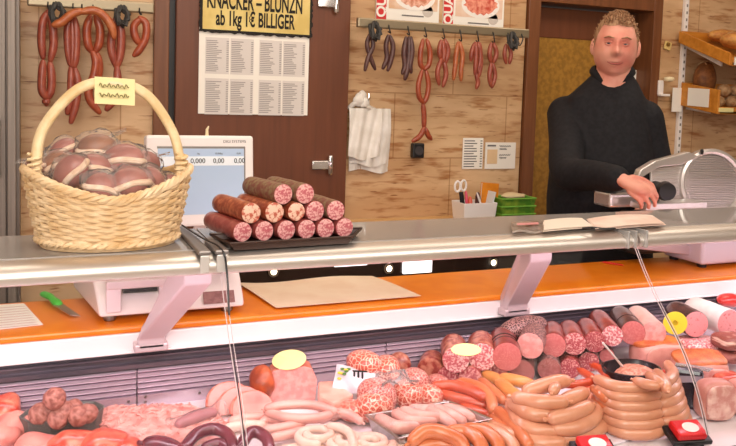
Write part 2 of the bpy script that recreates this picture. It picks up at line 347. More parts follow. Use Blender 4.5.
# ================================================================= COUNTER SCALE
t = thing('counter_scale', 'white shop scale with tilted customer screen standing on the orange worktop', 'scale', (.31, 2.1, WZ))
pink = offw
pf = [V(0, 1.945, .965), V(0, 1.955, .985), V(0, 1.985, 1.015), V(0, 2.02, 1.045), V(0, 2.24, 1.05), V(0, 2.26, 1.03), V(0, 2.26, .965)]
MB().loft([[V((.135 if s == 0 else .49)+(-.15 if s == 0 else .03)*(p.y-1.945), p.y, p.z) for p in (pf if s else pf)] for s in (0, 1)]).build('scale_body', offw, t, bevel=.006)
fr = mat('scale_frame', 'e3cfd2', .35)
MB().box((.15, 1.947, 1.03), (.31, 1.97, 1.05)).build('front_frame', fr, t, smooth=False, bevel=.004)
for x in (.15, .275):
    MB().prism([V(x, 1.94, .975), V(x, 1.955, 1.035), V(x, 1.97, 1.035), V(x, 1.97, .975)], (.035, 0, 0)).build('frame_leg', fr, t, smooth=False, bevel=.003)
MB().box((.19, 1.956, 1.018), (.272, 1.985, 1.028)).build('handle_slot', black, t, smooth=False)
MB().box((.15, 1.99, 1.062), (.475, 2.25, 1.07)).build('weighing_pan', mat('pan_metal', 'd8c8c6', .3, .7), t, smooth=False, bevel=.003)
for x in (.19, .41): MB().box((x, 2.05, 1.048), (x+.03, 2.2, 1.063)).build('pan_support', dsteel, t, smooth=False)
MB().prism([V(.385, 1.9445, .978), V(.385, 1.9625, 1.005), V(.465, 1.9625, 1.005), V(.465, 1.9445, .978)], (0, -.002, .001)).build('type_plate', mat('type_plate_brown', '9a6f6c', .5, c2='855a58', scale=90), t, smooth=False)
for x in (.16, .45):
    for y in (1.97, 2.23): MB().lathe([(.014, WZ+.0006), (.016, WZ+.008), (.012, .968)], (x, y, 0), 12).build('foot', dsteel, t)
MB().tube([(.43, 2.245, 1.04), (.43, 2.245, 1.2)], .018, 14, cap=None).build('screen_pole', offw, t)
mx, my, mz = .420, 2.2, 1.263; rx = Matrix.Translation((mx, my, mz)) @ Matrix.Rotation(math.radians(-6), 4, 'X') @ Matrix.Rotation(math.radians(4), 4, 'Z')
sf = MB().box((-.152, -.02, -.127), (.152, .025, .127), rx).build('screen_housing', white, t, smooth=False, bevel=.008)
e = rx.to_euler()
MB().box((-.122, -.0215, -.094), (.122, -.019, .09), rx).build('screen', mat('lit_screen', 'a9bdd4', .25, em=.18), sf, smooth=False)
MB().box((-.124, -.0212, .09), (.124, -.019, .096), rx).box((.122, -.0212, -.094), (.126, -.019, .096), rx).build('screen_border', dsteel, sf, smooth=False)
MB().box((-.12, -.0225, .042), (.121, -.021, .068), rx).build('readout_band', mat('readout_pale', 'dfe6ea', .3, em=.15), sf, smooth=False)
for s, x in (('0,000', -.012), ('0,00', .047), ('0,00', .108)):
    text(s, .019, inkb, sf, rx @ V(x, -.0232, .055), (e.x+PI/2, 0, e.z))
for s, x in (('kg', -.01), ('EUR/kg', .048), ('EUR', .106)):
    text(s, .007, ink, sf, rx @ V(x, -.0232, .076), (e.x+PI/2, 0, e.z))
text('DIGI SYSTEMS', .011, ink, sf, rx @ V(.095, -.0206, .11), (e.x+PI/2, 0, e.z))
p = rx @ V(.02, 0, .127)
MB().tube([p, p+V(0, 0, .018), p+V(.004, 0, .026)], [.005, .004, .002], 8).build('antenna', mat('cream', 'ead9b0', .5), sf)
# ================================================================= ON THE WORKTOP
kn = thing('kitchen_knife', 'butcher knife with a bright green handle lying on the orange worktop', 'knife', at(60, 302, z=WZ))
a, b, c = at(44, 294, z=WZ+.012), at(58, 304, z=WZ+.012), at(77, 317, z=WZ+.004)
MB().tube(spline([a, a.lerp(b, .5)+V(0, 0, .004), b], 4), [.011, .012, .011, .012, .01, .009, .011, .013, .012], 10, flat=.7).build('handle', mat('green_plastic', '45c23c', .35), kn)
dv = (c-b).normalized(); nv = V(dv.y, -dv.x, 0)*.011
MB().prism([b-nv+V(0, 0, -.002), b+nv+V(0, 0, -.002), c.lerp(b, .15)+nv*.9, c-nv*.7], (0, 0, .0025)).build('blade', steel, kn, smooth=False)
def flat(name, pts, m, label, cat, z, th=.002, y=None, **k):
    P = [at(*q, z=z) for q in pts]; c = sum(P, V(0, 0, 0))/len(P)
    return tag(MB().prism(P, (0, 0, th)).build(name, m, org=c, smooth=False), label, cat, **k)
g = flat('price_list', [(-12, 331), (43, 325), (24, 304), (-12, 306)], paper, 'pale printed list lying flat on the left end of the orange worktop', 'paper', WZ+.001)
mb = MB()
for k in range(9):
    a, b = at(-10, 329-k*2.5, z=WZ+.0035), at(38-k*1.6, 324.5-k*2.3, z=WZ+.0035)
    mb.prism([a, b, b+V(0, .003, 0), a+V(0, .003, 0)], (0, 0, .0003))
mb.build('printed_lines', mat('faint_rose_ink', 'd7b6b4', .8), g, smooth=False)
wrap_m = mat('wrapping_paper', 'ecd6bd', .65, c2='e6cbb0', scale=9)
Q = [at(*q, z=WZ+.0025) for q in ((276, 309), (421, 297), (372, 276.5), (237, 284.5))]
def shf(u, v):
    p = Q[0].lerp(Q[1], u).lerp(Q[3].lerp(Q[2], u), v); return p+V(0, 0, .004+.004*math.sin(u*7+v*3)*v+.01*max(0, .15-u)*v)
tag(MB().sheet(shf, 16, 8, .0012).build('wrapping_sheet', wrap_m, org=Q[0]), 'big sheets of beige wrapping paper spread flat on the orange worktop', 'paper')
a, b = at(604, 262, z=WZ+.003), at(622, 265, z=WZ+.003)
tag(MB().tube([a, a.lerp(b, .5), b], [.006, .007, .005], 8, flat=.5).build('red_marker', mat('red_plastic', 'd8281c', .4), org=a), 'small red pen lying on the orange worktop under the ledge', 'pen')
# ================================================================= BASKET OF SMOKED HAM
wick = mat('peeled_wicker', 'edd3ad', .5, c2='d0a872', scale=28, lo=.3, hi=.75)
wick2 = mat('pale_wicker', 'f0d9ae', .45, c2='e0bf8a', scale=20)
bx, by = .134, 1.672
bk = thing('wicker_basket', 'oval wicker basket with tall arched handle standing on the glass ledge', 'basket', (bx, by, LZ))
def brim(a): return .102+.05*abs(math.cos(a))**1.5      # the rim dips at front and back
def bpt(a, h, off=0):
    """point on the basket wall at angle a and height share h"""
    k = .132+.029*h**.8+off; kd = .100+.024*h**.8+off
    return V(bx+k*math.cos(a), by+kd*math.sin(a), LZ+.012+(brim(a)-.008)*h)
NS = 34; wv = MB(); rows = 15
for r in range(rows):
    h = (r+.6)/rows*.95; ph = PI*(r % 2)
    wv.tube([bpt(2*PI*i/136, h, .0035*math.cos(NS/2*2*PI*i/136+ph)) for i in range(136)], .0043, 6, closed=True)
wv.build('woven_wall', wick, bk)
MB().lathe([(.001, 0), (.132, 0), (.134, .006), (.13, .01), (.001, .01)], (bx, by, LZ+.001), 40, ey=.73).build('base', wick, bk)
sk = MB()
for i in range(NS): sk.tube([bpt(2*PI*(i+.5)/NS, h) for h in (0, .3, .6, .98)], .003, 5)
sk.build('stakes', wick2, bk)
rm = MB()
for s in (0, 1, 2): rm.tube([bpt(2*PI*i/150, 1.0, .004*math.cos(20*2*PI*i/150+s*2.1))+V(0, 0, .005*math.sin(20*2*PI*i/150+s*2.1)) for i in range(150)], .0055, 6, closed=True)
for s in (0, 1): rm.tube([bpt(2*PI*i/150, .03, .003+.004*math.cos(24*2*PI*i/150+s*PI))+V(0, 0, .003*math.sin(24*2*PI*i/150+s*PI)) for i in range(150)], .0055, 6, closed=True)
rm.build('rim_braid', wick, bk)
hp = [V(bx-.137, by-.03, LZ+.09), V(bx-.139, by-.01, LZ+.17), V(bx-.124, by, LZ+.24), V(bx-.062, by, LZ+.315), V(bx+.005, by, LZ+.331), V(bx+.072, by, LZ+.308), V(bx+.124, by, LZ+.235), V(bx+.14, by-.01, LZ+.17), V(bx+.143, by-.03, LZ+.1)]
MB().tube(spline(hp, 7), .0118, 12, flat=.8).build('handle', wick2, bk)
for s in (-1, 1):
    MB().tube([V(bx+s*.142+.012*math.cos(i*.9), by-.015+.013*math.sin(i*.9), LZ+.125+i*.0016) for i in range(40)], .0035, 6).build('handle_binding', wick2, bk)
p = at(114, 91, y=by-.016)
cdm = MB().sheet(lambda u, v: p+V(-.037+.078*u, .004*math.sin(u*3)+.003*v, -.026+.054*v-.003*u), 6, 3, .0008)
cardo = tag(cdm.build('price_card', mat('cream_card', 'efe2a8', .8), org=p), 'handwritten cream card clipped to the arched basket handle', 'card')
mb = MB()
for r, (n, z) in enumerate(((34, .011), (34, -.008))):
    mb.tube([p+V(-.028+.058*i/n, -.002, z-.002*i/n+.0055*math.sin(i*1.3+r)*(.6+.4*math.sin(i*.7))) for i in range(n)], .0011, 5)
mb.build('handwriting', mat('olive_ink', '7d7340', .8), cardo)
ham_m = mat('smoked_ham', '854034', .4, c2='a86052', scale=28, lo=.35, hi=.7, coat=.15)
ham_d = mat('dark_ham_rind', '74401f', .4, c2='8f5226', scale=25)
fat_m = mat('ham_fat', 'f0d9c4', .4, c2='e0bfa2', scale=30)
film = clear('clear_film', 'ffffff', 1.09, .22, bump=.9, milk=.09, milkc='fff8f4')
def ham_pack(px, py, y, r, lab, tilt, dark=0, wide=1.0):
    r *= 1.13; c = at(px, py, y=y); t = thing('ham_pack', lab, 'ham', c)
    M = Matrix.Translation(c) @ Matrix.Rotation(tilt, 4, 'Y') @ Matrix.Rotation(random.uniform(-.5, .5), 4, 'Z') @ Matrix.Rotation(random.uniform(-.5, .1), 4, 'X')
    MB().ball((0, 0, 0), (r*1.05*wide, r*.62, r*.80), 18, 10, M=M, jit=.08).build('ham_piece', ham_d if dark else ham_m, t, smooth=True)
    MB().tube([M @ V(r*.99*wide*math.cos(a), r*.58*math.sin(a), -r*.22+r*.05*math.sin(3*a)) for a in [PI*k/14 for k in range(28)]], r*.17, 8, closed=True).build('fat_edge', fat_m, t)
    f = MB(); f.ball((0, 0, 0), (r*1.22*wide, r*.8, r*.98), 20, 12, M=M, jit=.22, js=55)
    tw = M @ V(-r*.9*wide, 0, r*.85) if tilt <= 0 else M @ V(r*.9*wide, 0, r*.85)
    b0 = M @ V(-r*.5 if tilt <= 0 else r*.5, 0, r*.6)
    f.loft([[b0.lerp(tw, k)+(V(math.cos(2*PI*j/10), .6*math.sin(2*PI*j/10), .5*math.sin(2*PI*j/10+1)))*r*w*(1+.3*(j % 2)) for j in range(10)] for k, w in ((0, .35), (.5, .13), (1.1, .45))], cap=False)
    f.build('wrapper', film, t)
ham_pack(63, 151, 1.71, .026, 'film-wrapped smoked ham peeking up highest beside the left leg of the basket handle', -.7)
ham_pack(71, 172, 1.63, .034, 'round cut face of wrapped ham leaning at the left front of the basket', -.9)
ham_pack(98, 148, 1.69, .034, 'dark ham with white fat edge on top of the heap under the card', .05, 1)
ham_pack(94, 166, 1.64, .029, 'small wrapped ham with bright fat edge in the middle of the basket', .1)
ham_pack(122, 160, 1.66, .036, 'large rosy wrapped ham just right of centre in the basket heap', -.15, 0, 1.1)
ham_pack(104, 187, 1.60, .032, 'wrapped ham lying low at the front rim in the basket centre', .3)
ham_pack(130, 182, 1.60, .033, 'wrapped ham against the front rim below the large rosy one', -.2)
ham_pack(151, 181, 1.63, .029, 'wrapped ham with fat edge near the right end of the basket', .9)
ham_pack(171, 184, 1.655, .022, 'small ham at the far right tip of the basket under the handle end', .7)
ham_pack(57, 163, 1.67, .026, 'amber brown ham rind tucked behind the round cut face in the basket', -.4, 1)
ham_pack(36, 166, 1.67, .02, 'small dark ham at the far left tip of the basket', -.3, 1)
ham_pack(146, 163, 1.72, .028, 'wrapped ham at the back of the basket, right of the large rosy one', .4)
# ================================================================= SALAMI PYRAMID
ty = thing('serving_tray', 'dark brown plastic tray carrying the salami pyramid on the ledge', 'tray', at(285, 243, z=LZ))
A, B, C_, D = [at(*q, z=LZ+.002) for q in ((231, 251), (352, 243.5), (361, 234.5), (211, 241))]
def ins(f): c = (A+B+C_+D)/4; return [q+(c-q)*f for q in (A, B, C_, D)]
up = V(0, 0, 1); brown = mat('brown_tray', '3c2620', .3)
MB().loft([[q for q in ins(.06)], ins(.0) and [q+up*.014 for q in ins(-.02)], [q+up*.014 for q in ins(.02)], [q+up*.004 for q in ins(.08)]]).build('tray_body', brown, ty, smooth=False)
MB().tube([q+up*.0145 for q in ins(-.015)], .003, 6, closed=True).build('tray_rim', brown, ty)
sal_f = mat('salami_cut', 'c0606a', .4, c2='e9b4ae', scale=230, lo=.42, hi=.6, detail=3)
sal_f2 = mat('coarse_salami_cut', 'c4604c', .4, c2='f0c7b0', scale=120, lo=.43, hi=.55, detail=2)
sal_b = mat('salami_casing', '8e3a36', .3, c2='b2655c', scale=60, lo=.4, hi=.7, coat=.3)
sal_g = mat('herb_casing', '8a7656', .5, c2='7a4238', scale=90, lo=.4, hi=.6)
sal_o = mat('coarse_casing', '8e3a24', .35, c2='c4744f', scale=70, lo=.4, hi=.65, coat=.3)
cel = clear('cut_end_film', 'ffffff', 1.25, .1, bump=.5)
def roll(name, lab, cat, f, b, r, body, face, group=None, stub=1, ring=None, sx=1.0):
    """a cut sausage roll from its cut face f back to b"""
    t = thing(name, lab, cat, f.lerp(b, .5)-V(0, 0, r), group); d = (b-f); L_ = d.length; d.normalize()
    M = Matrix.Translation(f) @ d.to_track_quat('Z', 'X').to_matrix().to_4x4()
    n = 8; pr_ = [(r*.985, .0015), (r, .006)]+[(r*(1+.015*math.sin(k*1.7+r*900)), L_*k/n) for k in range(1, n)]+[(r*.93, L_), (r*.7, L_+r*.35), (r*.3, L_+r*.5)]
    if stub: pr_ += [(r*.14, L_+r*.6), (r*.2, L_+r*.85), (.001, L_+r*.9)]
    MB().lathe(pr_, (0, 0, 0), 24, M=M).build('casing', body, t)
    MB().lathe([(.0005, -.0018), (r*.8, -.0015), (r*.955, -.0004), (r*.975, .003), (.0005, .0035)], (0, 0, 0), 24, M=M).build('cut_face', face, t)
    if ring:
        for q in ring: MB().lathe([(r*1.015, q), (r*1.03, q+.002), (r*1.03, q+.006), (r*1.015, q+.008)], (0, 0, 0), 24, M=M).build('ring_band', mat('dark_band', '3a2626', .4), t)
    return t, M
ord_ = ['first from the left', 'second from the left', 'third from the left', 'fourth from the left', 'fifth from the left', 'at the right end']
for i, (px, py) in enumerate(zip((242.7, 264.5, 286.4, 306.8, 325.8, 344.7), (231, 230.4, 229.6, 228.5, 227.6, 226.8))):
    f = at(px, py, y=1.585); f.z = LZ+.0065+.0215; b = at(px-31, py-7, y=1.745); b.z = f.z
    t, M = roll('salami', 'cut salami in the bottom row of the pyramid, '+ord_[i], 'salami', f, b, .0213, sal_b, sal_f, stub=i == 0)
    if i == 0:
        R = .0216; MB().sheet(lambda u, v: M @ V(R*math.cos(2.2+1.3*u), R*math.sin(2.2+1.3*u), .055+.04*v), 8, 1, -.0006).build('paper_label', paper, t)
for i, (px, py, f_, b_) in enumerate(((251.4, 212, sal_f2, sal_o), (274.8, 210.5, sal_f2, sal_o), (296.6, 208.6, sal_f2, sal_o), (315.4, 208, sal_f, sal_b), (336, 207, sal_f, sal_g))):
    f = at(px, py, y=1.588); b = at(px-31, py-8, y=1.745); f.z = LZ+.0065+.0215+.0385; b.z = f.z
    nm = ['coarse fatty salami end at the left of the middle pyramid row', 'coarse fatty salami second in the middle pyramid row', 'pale coarse salami at the centre of the middle pyramid row', 'fine grained salami next to the right end of the middle pyramid row', 'fine salami with herb casing at the right end of the middle row'][i]
    t, M = roll('salami', nm, 'salami', f, b, .0222 if i != 2 else .0205, b_, f_, stub=i in (0, 4))
for i, (px, py) in enumerate(((283.5, 190), (305.4, 188.5))):
    f = at(px, py, y=1.588); b = at(px-33, py-7, y=1.745); f.z = LZ+.0065+.0215+.077; b.z = f.z
    t, M = roll('salami', ['left one of the two salamis on top of the pyramid, with white label', 'right one of the two salamis on top of the pyramid'][i], 'salami', f, b, .0222, sal_g, sal_f)
    if i == 0: R = .0226; MB().sheet(lambda u, v: M @ V(R*math.cos(2.5+1.0*u), R*math.sin(2.5+1.0*u), .05+.035*v), 8, 1, -.0006).build('paper_label', paper, t)
# ================================================================= PAPERS ON THE LEDGE
rose = mat('rose_wrapping_paper', 'f2dccf', .6, c2='e6c9ba', scale=14)
def stack(name, quad, n, label, m, jit=.004, lift=.0):
    P = [at(*q, z=LZ+.0075) for q in quad]; c = sum(P, V(0, 0, 0))/4; mb = MB()
    for k in range(n):
        o = V(random.uniform(-jit, jit), random.uniform(-jit, jit), .0016*k+.001)
        mb.sheet(lambda u, v: P[0].lerp(P[1], u).lerp(P[3].lerp(P[2], u), v)+o+V(0, 0, lift*(u*(1-u))*4*(.4+.6*v)*(k+1)/n), 10, 4, .001)
    return tag(mb.build(name, m, org=c), label, 'paper')
stack('paper_stack', ((597, 231), (664, 225.5), (652, 217.5), (588, 221)), 5, 'stack of rosy wrapping papers on the ledge in front of the slicer', rose, .006, .006)
stack('paper_stack', ((545, 232), (594, 228), (583, 220), (545, 222.5)), 4, 'thin pile of pale wrapping papers on the ledge, beside the rosy stack', mat('pale_wrap', 'eedfd0', .6), .005, .003)
P = [at(*q, z=LZ+.004) for q in ((512, 234), (556, 231.5), (552, 222.5), (511, 224))]
c = sum(P, V(0, 0, 0))/4
bag = thing('bag_bundle', 'flat bundle of clear bags lying on the ledge above the right bracket', 'bag', c)
MB().sheet(lambda u, v: P[0].lerp(P[1], u).lerp(P[3].lerp(P[2], u), v)+V(0, 0, .006+.004*math.sin(u*9)*math.sin(v*5+1)), 14, 8, .005).build('film_body', clear('bag_film', 'f6ece4', 1.3, .12, add=.05, bump=.6, milk=.35, milkc='f0ddd0'), bag)
MB().sheet(lambda u, v: P[0].lerp(P[1], .12+.5*u).lerp(P[3].lerp(P[2], .12+.5*u), .35+.2*v)+V(0, 0, .0125), 6, 1, .0006).build('printed_strip', mat('rose_print', 'd08a8a', .6), bag)
a, b = at(583, 228, z=LZ+.012), at(612, 229.5, z=LZ+.012)
tag(MB().tube(spline([a, a.lerp(b, .4)+V(0, 0, .003), b], 5), .003, 6, flat=.6).tube(spline([a.lerp(b, .3), a.lerp(b, .6)+V(0, -.012, .002), b+V(0, -.01, .004)], 4), .0025, 6).build('plastic_clip', black, org=a), 'thin black clip lying across the papers on the ledge', 'clip')
# ================================================================= SLICER
sy = 2.12
sc_c = at(710, 184, y=sy)
sl = thing('meat_slicer', 'polished steel meat slicer with round ribbed blade guard on the worktop', 'slicer', (sc_c.x, 2.12, WZ))
sm = mat('slicer_steel', 'd8d3d0', .28, .75); smr = mat('ribbed_steel', 'cbc3bf', .4, .7)
a0 = at(703, 250, y=2.0).x
MB().box((a0, 2.0, WZ+.012), (a0+.5, 2.19, 1.075)).build('base_housing', mat('lavender_enamel', 'd9cfdc', .3), sl, smooth=False, bevel=.014, bseg=3)
for x in (a0+.03, a0+.45):
    for y in (2.03, 2.16): MB().lathe([(.016, WZ), (.018, WZ+.013)], (x, y, .0006), 12).build('foot', black, sl)
MB().box((a0+.08, 2.04, 1.075), (a0+.42, 2.17, 1.125)).build('gear_housing', sm, sl, smooth=False, bevel=.01)
q0 = at(636, 243, y=2.06); 
MB().prism([V(q0.x, 2.06, q0.z), V(q0.x, 2.06, q0.z-.02), V(a0+.02, 2.06, .985), V(a0+.02, 2.06, 1.02)], (0, .05, 0)).build('drip_rail', mat('rose_steel', 'cdb8bd', .35, .4), sl, smooth=False, bevel=.003)
MB().box((q0.x+.05, 2.12, .985), (a0+.05, 2.3, 1.04)).build('motor_box', black, sl, smooth=False, bevel=.01)
yaw = Matrix.Rotation(math.radians(-14), 4, 'Z') @ Matrix.Rotation(math.radians(-8), 4, 'X')
MD = Matrix.Translation(sc_c) @ yaw @ Matrix.Rotation(PI/2, 4, 'X')
rr = .127
MB().lathe([(rr*.86, .0), (rr*.86, .016), (rr*.92, .022), (rr, .02), (rr*1.02, .01), (rr*1.02, -.012), (rr*.98, -.02)], (0, 0, 0), 48, M=MD).build('blade_guard', sm, sl)
mb = MB().lathe([(.001, .0), (rr*.87, .0), (rr*.87, -.006), (.001, -.006)], (0, 0, 0), 48, M=MD); mb.build('blade', sm, sl)
mb = MB()
for k in range(-12, 13):
    z = k*rr*.86/13; w = math.sqrt(max(0, (rr*.85)**2-z*z)); mb.tube([MD @ V(-w, z, .0015), MD @ V(w, z, .0015)], .0032, 6)
mb.build('guard_ribs', smr, sl)
c2 = at(667, 181, y=sy+.04)                                # ribbed gauge plate on the left
MG = Matrix.Translation(c2) @ yaw
MB().box((-.066, -.005, -.075), (.085, .006, .07), MG).build('gauge_plate', smr, sl, smooth=False, bevel=.004)
mb = MB()
for k in range(15): mb.tube([MG @ V(-.062, -.006, -.07+k*.0096), MG @ V(.08, -.006, -.07+k*.0096)], .0026, 6)
mb.build('gauge_ribs', smr, sl)
cv = [(637, 181), (641, 170), (656, 161), (690, 152), (700, 157), (680, 165), (660, 167), (648, 174)]
mb = MB().prism([at(x, y, y=sy+.0) for x, y in cv], (0, .03, 0)); mb.build('top_cover', sm, sl, smooth=False, bevel=.004)
MB().tube([at(702, 153, y=sy), at(702, 150.5, y=sy)], .006, 8).build('cover_screw', black, sl)
k0 = at(664, 191, y=sy-.075)
MB().tube([k0+V(.012, .055, 0), k0], .028, 20, cap=None).tube([k0+V(.004, .0, 0), k0+V(-.002, -.02, 0)], [.034, .03], 20, cap=None).build('gauge_knob', black, sl)
p0, p1 = at(610, 208, y=2.13), at(656, 192, y=2.13)
MB().box((p0.x, 2.13, p0.z), (p1.x, 2.22, p1.z)).build('carriage', mat('carriage_steel', 'dcd8d6', .25, .8), sl, smooth=False, bevel=.008)
p0, p1 = at(640, 209, y=2.05), at(701, 201, y=2.05)
MB().box((p0.x, 2.02, p0.z), (p1.x, 2.1, p0.z+.022)).build('carriage_plate', sm, sl, smooth=False, bevel=.003)
p0 = at(652, 212, y=2.07)
MB().tube([p0, p0+V(0, 0, -.06)], .016, 12).build('carriage_post', sm, sl)
MB().tube([at(643, 214, y=2.05), at(654, 213, y=2.05)], .013, 10).build('lock_knob', white, sl)
MB().box((p0.x-.03, 2.13, p0.z-.13), (p0.x+.25, 2.2, p0.z-.012)).build('slide_bed', dsteel, sl, smooth=False, bevel=.006)
gk = at(656, 199, y=2.10); 
MB().tube([gk+V(0, 0, -.02), gk+V(0, 0, .035)], .012, 12).build('carriage_grip', black, sl)
# ================================================================= HANGING RAILS AND SAUSAGE CHAINS
barm = mat('aged_brass_rail', '94876f', .35, .6)
def rack(x0, x1, z, y, lab):
    t = thing('hanging_rail', lab, 'rail', ((x0+x1)/2, y, z))
    MB().box((x0, y-.014, z-.021), (x1, y+.014, z+.021)).build('rail_bar', barm, t, smooth=False, bevel=.006)
    for x in (x0+.08, x1-.08):
        MB().tube([(x, y, z), (x, WY-.003, z)], .012, 10, cap=None).build('wall_bracket', dsteel, t)
    return t
BY = 3.18
pl, pr2, pr3 = at(33, 2.5, y=BY), at(357, 22.3, y=BY), at(528, 34, y=BY)
xl1 = at(154, 7, y=BY).x
BZ = pr2.z
rk1 = rack(pl.x-.02, xl1, BZ, BY, 'brass hanging rail on the stone wall above the basket')
rk2 = rack(pr2.x, pr3.x+.0, BZ, BY, 'brass hanging rail on the stone wall under the two posters')
smk = mat('smoked_sausage', 'a8502f', .35, c2='8c3a24', scale=45, lo=.35, hi=.7, coat=.2)
smr_ = mat('red_smoked_sausage', 'a0503a', .35, c2='86382c', scale=50, lo=.35, hi=.7, coat=.2)
drk = mat('dark_dry_sausage', '4a2c2a', .4, c2='5c3a35', scale=50, coat=.15)
org_ = mat('orange_smoked_sausage', 'b5683a', .35, c2='a3522c', scale=45, coat=.2)
def chain(lab, m, links, r, hook, grp=None, y=None):
    """links: pixel paths; hook: pixel where it hangs from the rail"""
    y = y or BY-.018
    h = at(*hook, y=y); rk = rk1 if hook[0] < 200 else rk2
    t = thing('hanging_sausage', lab, 'sausage', h, grp)
    for i, L_ in enumerate(links):
        P = [at(q[0], q[1], y=y-(q[2] if len(q) > 2 else .004*(i % 3))) for q in L_]
        P = spline(P, 5); n = len(P); tp = [r*(1-.35*abs(2*k/(n-1)-1)**5) for k in range(n)]
        MB().tube(P, tp, 9).build('link', m, t)
    MB().tube(spline([(h.x, BY-.013, BZ-.004), (h.x, BY-.024, BZ-.025), (h.x+.008, y, h.z-.004), (h.x, y+.008, h.z+.002)], 4), .003, 6).build('hook', black, rk)
chain('two pairs of long smoked sausages, leftmost on the rail above the basket', smr_, [[(48, 12), (43, 22), (41.5, 40), (43, 57)], [(48, 12), (52.5, 25), (53.5, 45), (50.5, 60)], [(43, 62), (42, 76), (42, 90), (46, 98)], [(50, 63), (51.5, 76), (51, 90), (47, 99)], [(46, 99), (46.5, 104)]], .0155, (48, 10))
chain('bundle of straight red sausages with a lower tier, second on the left rail', smr_, [[(70, 19), (67.5, 30), (68, 48), (70, 64)], [(72, 19), (73, 35), (73, 50), (72.5, 66)], [(75, 19), (76.5, 35), (76, 55), (74.5, 66)], [(71, 68), (71, 84), (70, 100), (67.5, 113)], [(75, 69), (78, 84), (76, 104), (71, 122)]], .0145, (73, 12))
chain('pair of round-ended sausages above longer ones, third on the left rail', smk, [[(90, 17), (87, 28), (87.5, 42), (91, 51)], [(96, 17), (100, 28), (99.5, 42), (96, 51)], [(93, 53), (96, 62), (94, 76), (89, 88), (90, 100), (99, 112)], [(97, 54), (99, 66), (98, 78)]], .0165, (93, 12))
chain('thick sausage pair hanging at the right of the handle card, fourth on the left rail', smr_, [[(115, 20), (112, 34), (111.5, 50), (116, 66)], [(119, 20), (121, 34), (120.5, 52), (117, 67)], [(117, 68), (117.5, 85), (113, 100), (107, 109)]], .0165, (118, 14))
chain('single looped sausage hanging by itself at the end of the left rail', smk, [[(140, 19), (134, 26), (135, 36), (139.5, 44)], [(140, 18), (146, 24), (145.5, 38), (139, 50), (134.5, 55)]], .0155, (139.5, 13))
chain('long curved orange sausage lying slantwise across the left rail hooks', org_, [[(54, 25, .045), (62, 22, .045), (72, 14, .045), (82, 11, .045)], [(80, 12, .045), (94, 10.5, .045), (104, 16, .045), (111, 26, .045), (114, 37, .045)]], .0165, (82, 9))
def knot(px, py, lab):
    c = at(px, py, y=BY-.035); mb = MB()
    for k in range(5):
        a = k*1.3; mb.tube([c+V(.026*math.cos(a+i*.7)*(1-.06*i), -.01+.012*math.sin(i+k), .03*math.sin(a+i*.7)-.01*(i % 3)) for i in range(8)], .007, 7)
    tag(mb.build('hanging_twine', mat('dark_twine', '343230', .6), org=c), lab, 'twine')
knot(57, 11, 'dark knotted twine hanging near the left end of the left rail')
knot(122, 14, 'dark knotted twine over the thick sausage pair of the left rail')
knot(374.5, 29, 'dark knotted twine at the start of the right rail')
knot(512, 39, 'dark knotted twine near the end of the right rail')
chain('crossed thin black sausages at the left end of the right rail', drk, [[(370, 34), (367, 44), (370, 56), (375, 69)], [(371, 34), (373, 46), (368, 58), (365, 70)]], .0105, (371, 30))
chain('pair of black dry sausages, second along the right rail', drk, [[(388, 36), (386, 46), (387, 58), (383, 68)], [(390, 36), (393, 46), (391.5, 58), (388, 70)]], .0115, (389, 32))
chain('thick bunch of nearly black sausages, third along the right rail', drk, [[(406, 38), (404, 52), (405, 66), (402.5, 73)], [(409, 38), (409, 54), (407, 70), (405, 79)], [(411, 38), (412, 52), (410, 66), (411, 72)]], .0125, (408, 34))
chain('longest sausage chain, five tiers reaching down past the socket', smk, [[(423, 40), (420.5, 52), (420.5, 64), (424, 69)], [(427, 40), (430, 52), (429, 64), (425, 69)], [(422, 71), (418.5, 84), (419, 96), (423, 103)], [(426, 71), (428.5, 84), (427, 96), (424, 103)], [(423, 104), (424, 115), (424, 128)], [(424, 128), (420, 136), (413, 141)], [(425, 128), (428, 135), (431, 139)]], .0125, (425, 36))
chain('red sausage bundle in two tiers, fifth along the right rail', smr_, [[(441, 41), (439.5, 50), (440, 58)], [(445, 40), (448, 50), (446, 62)], [(441, 60), (437.5, 72), (439, 84)], [(444, 62), (446, 74), (443, 86)], [(443, 42), (444, 54), (443, 62)]], .0122, (443, 38))
chain('short straight pair of brown sausages, sixth along the right rail', org_, [[(458, 43), (456, 56), (455, 68), (453.5, 79)], [(460, 43), (462.5, 56), (461, 70), (461, 80)]], .012, (460, 40))
chain('sausage bundle with a long tail, seventh along the right rail', smr_, [[(475, 43), (472, 51), (471, 60)], [(478, 43), (480.5, 56), (478, 72)], [(476, 44), (476, 58), (475, 74)], [(476, 74), (478, 82), (476.5, 88)], [(480, 44), (481, 62), (479, 76)]], .0112, (477, 41))
chain('two stacked sausage pairs, eighth along the right rail', smr_, [[(491, 44), (489.5, 54), (491, 62)], [(494, 44), (496.5, 53), (494, 62)], [(491, 64), (489.5, 76), (491, 86)], [(493, 64), (495, 76), (492, 87)]], .0115, (493, 42))
chain('shortest red sausage pair at the right end of the right rail', smr_, [[(506, 45), (504.5, 54), (506, 63)], [(509, 45), (511, 54), (509.5, 63)]], .0105, (508, 43))
for px in (522,):
    h = at(px, 42, y=BY-.02); MB().tube(spline([(h.x, BY-.013, BZ-.004), (h.x, BY-.026, BZ-.03), (h.x-.012, BY-.02, BZ-.06), (h.x-.03, BY-.02, BZ-.045)], 4), .003, 6).build('hook', black, rk2)
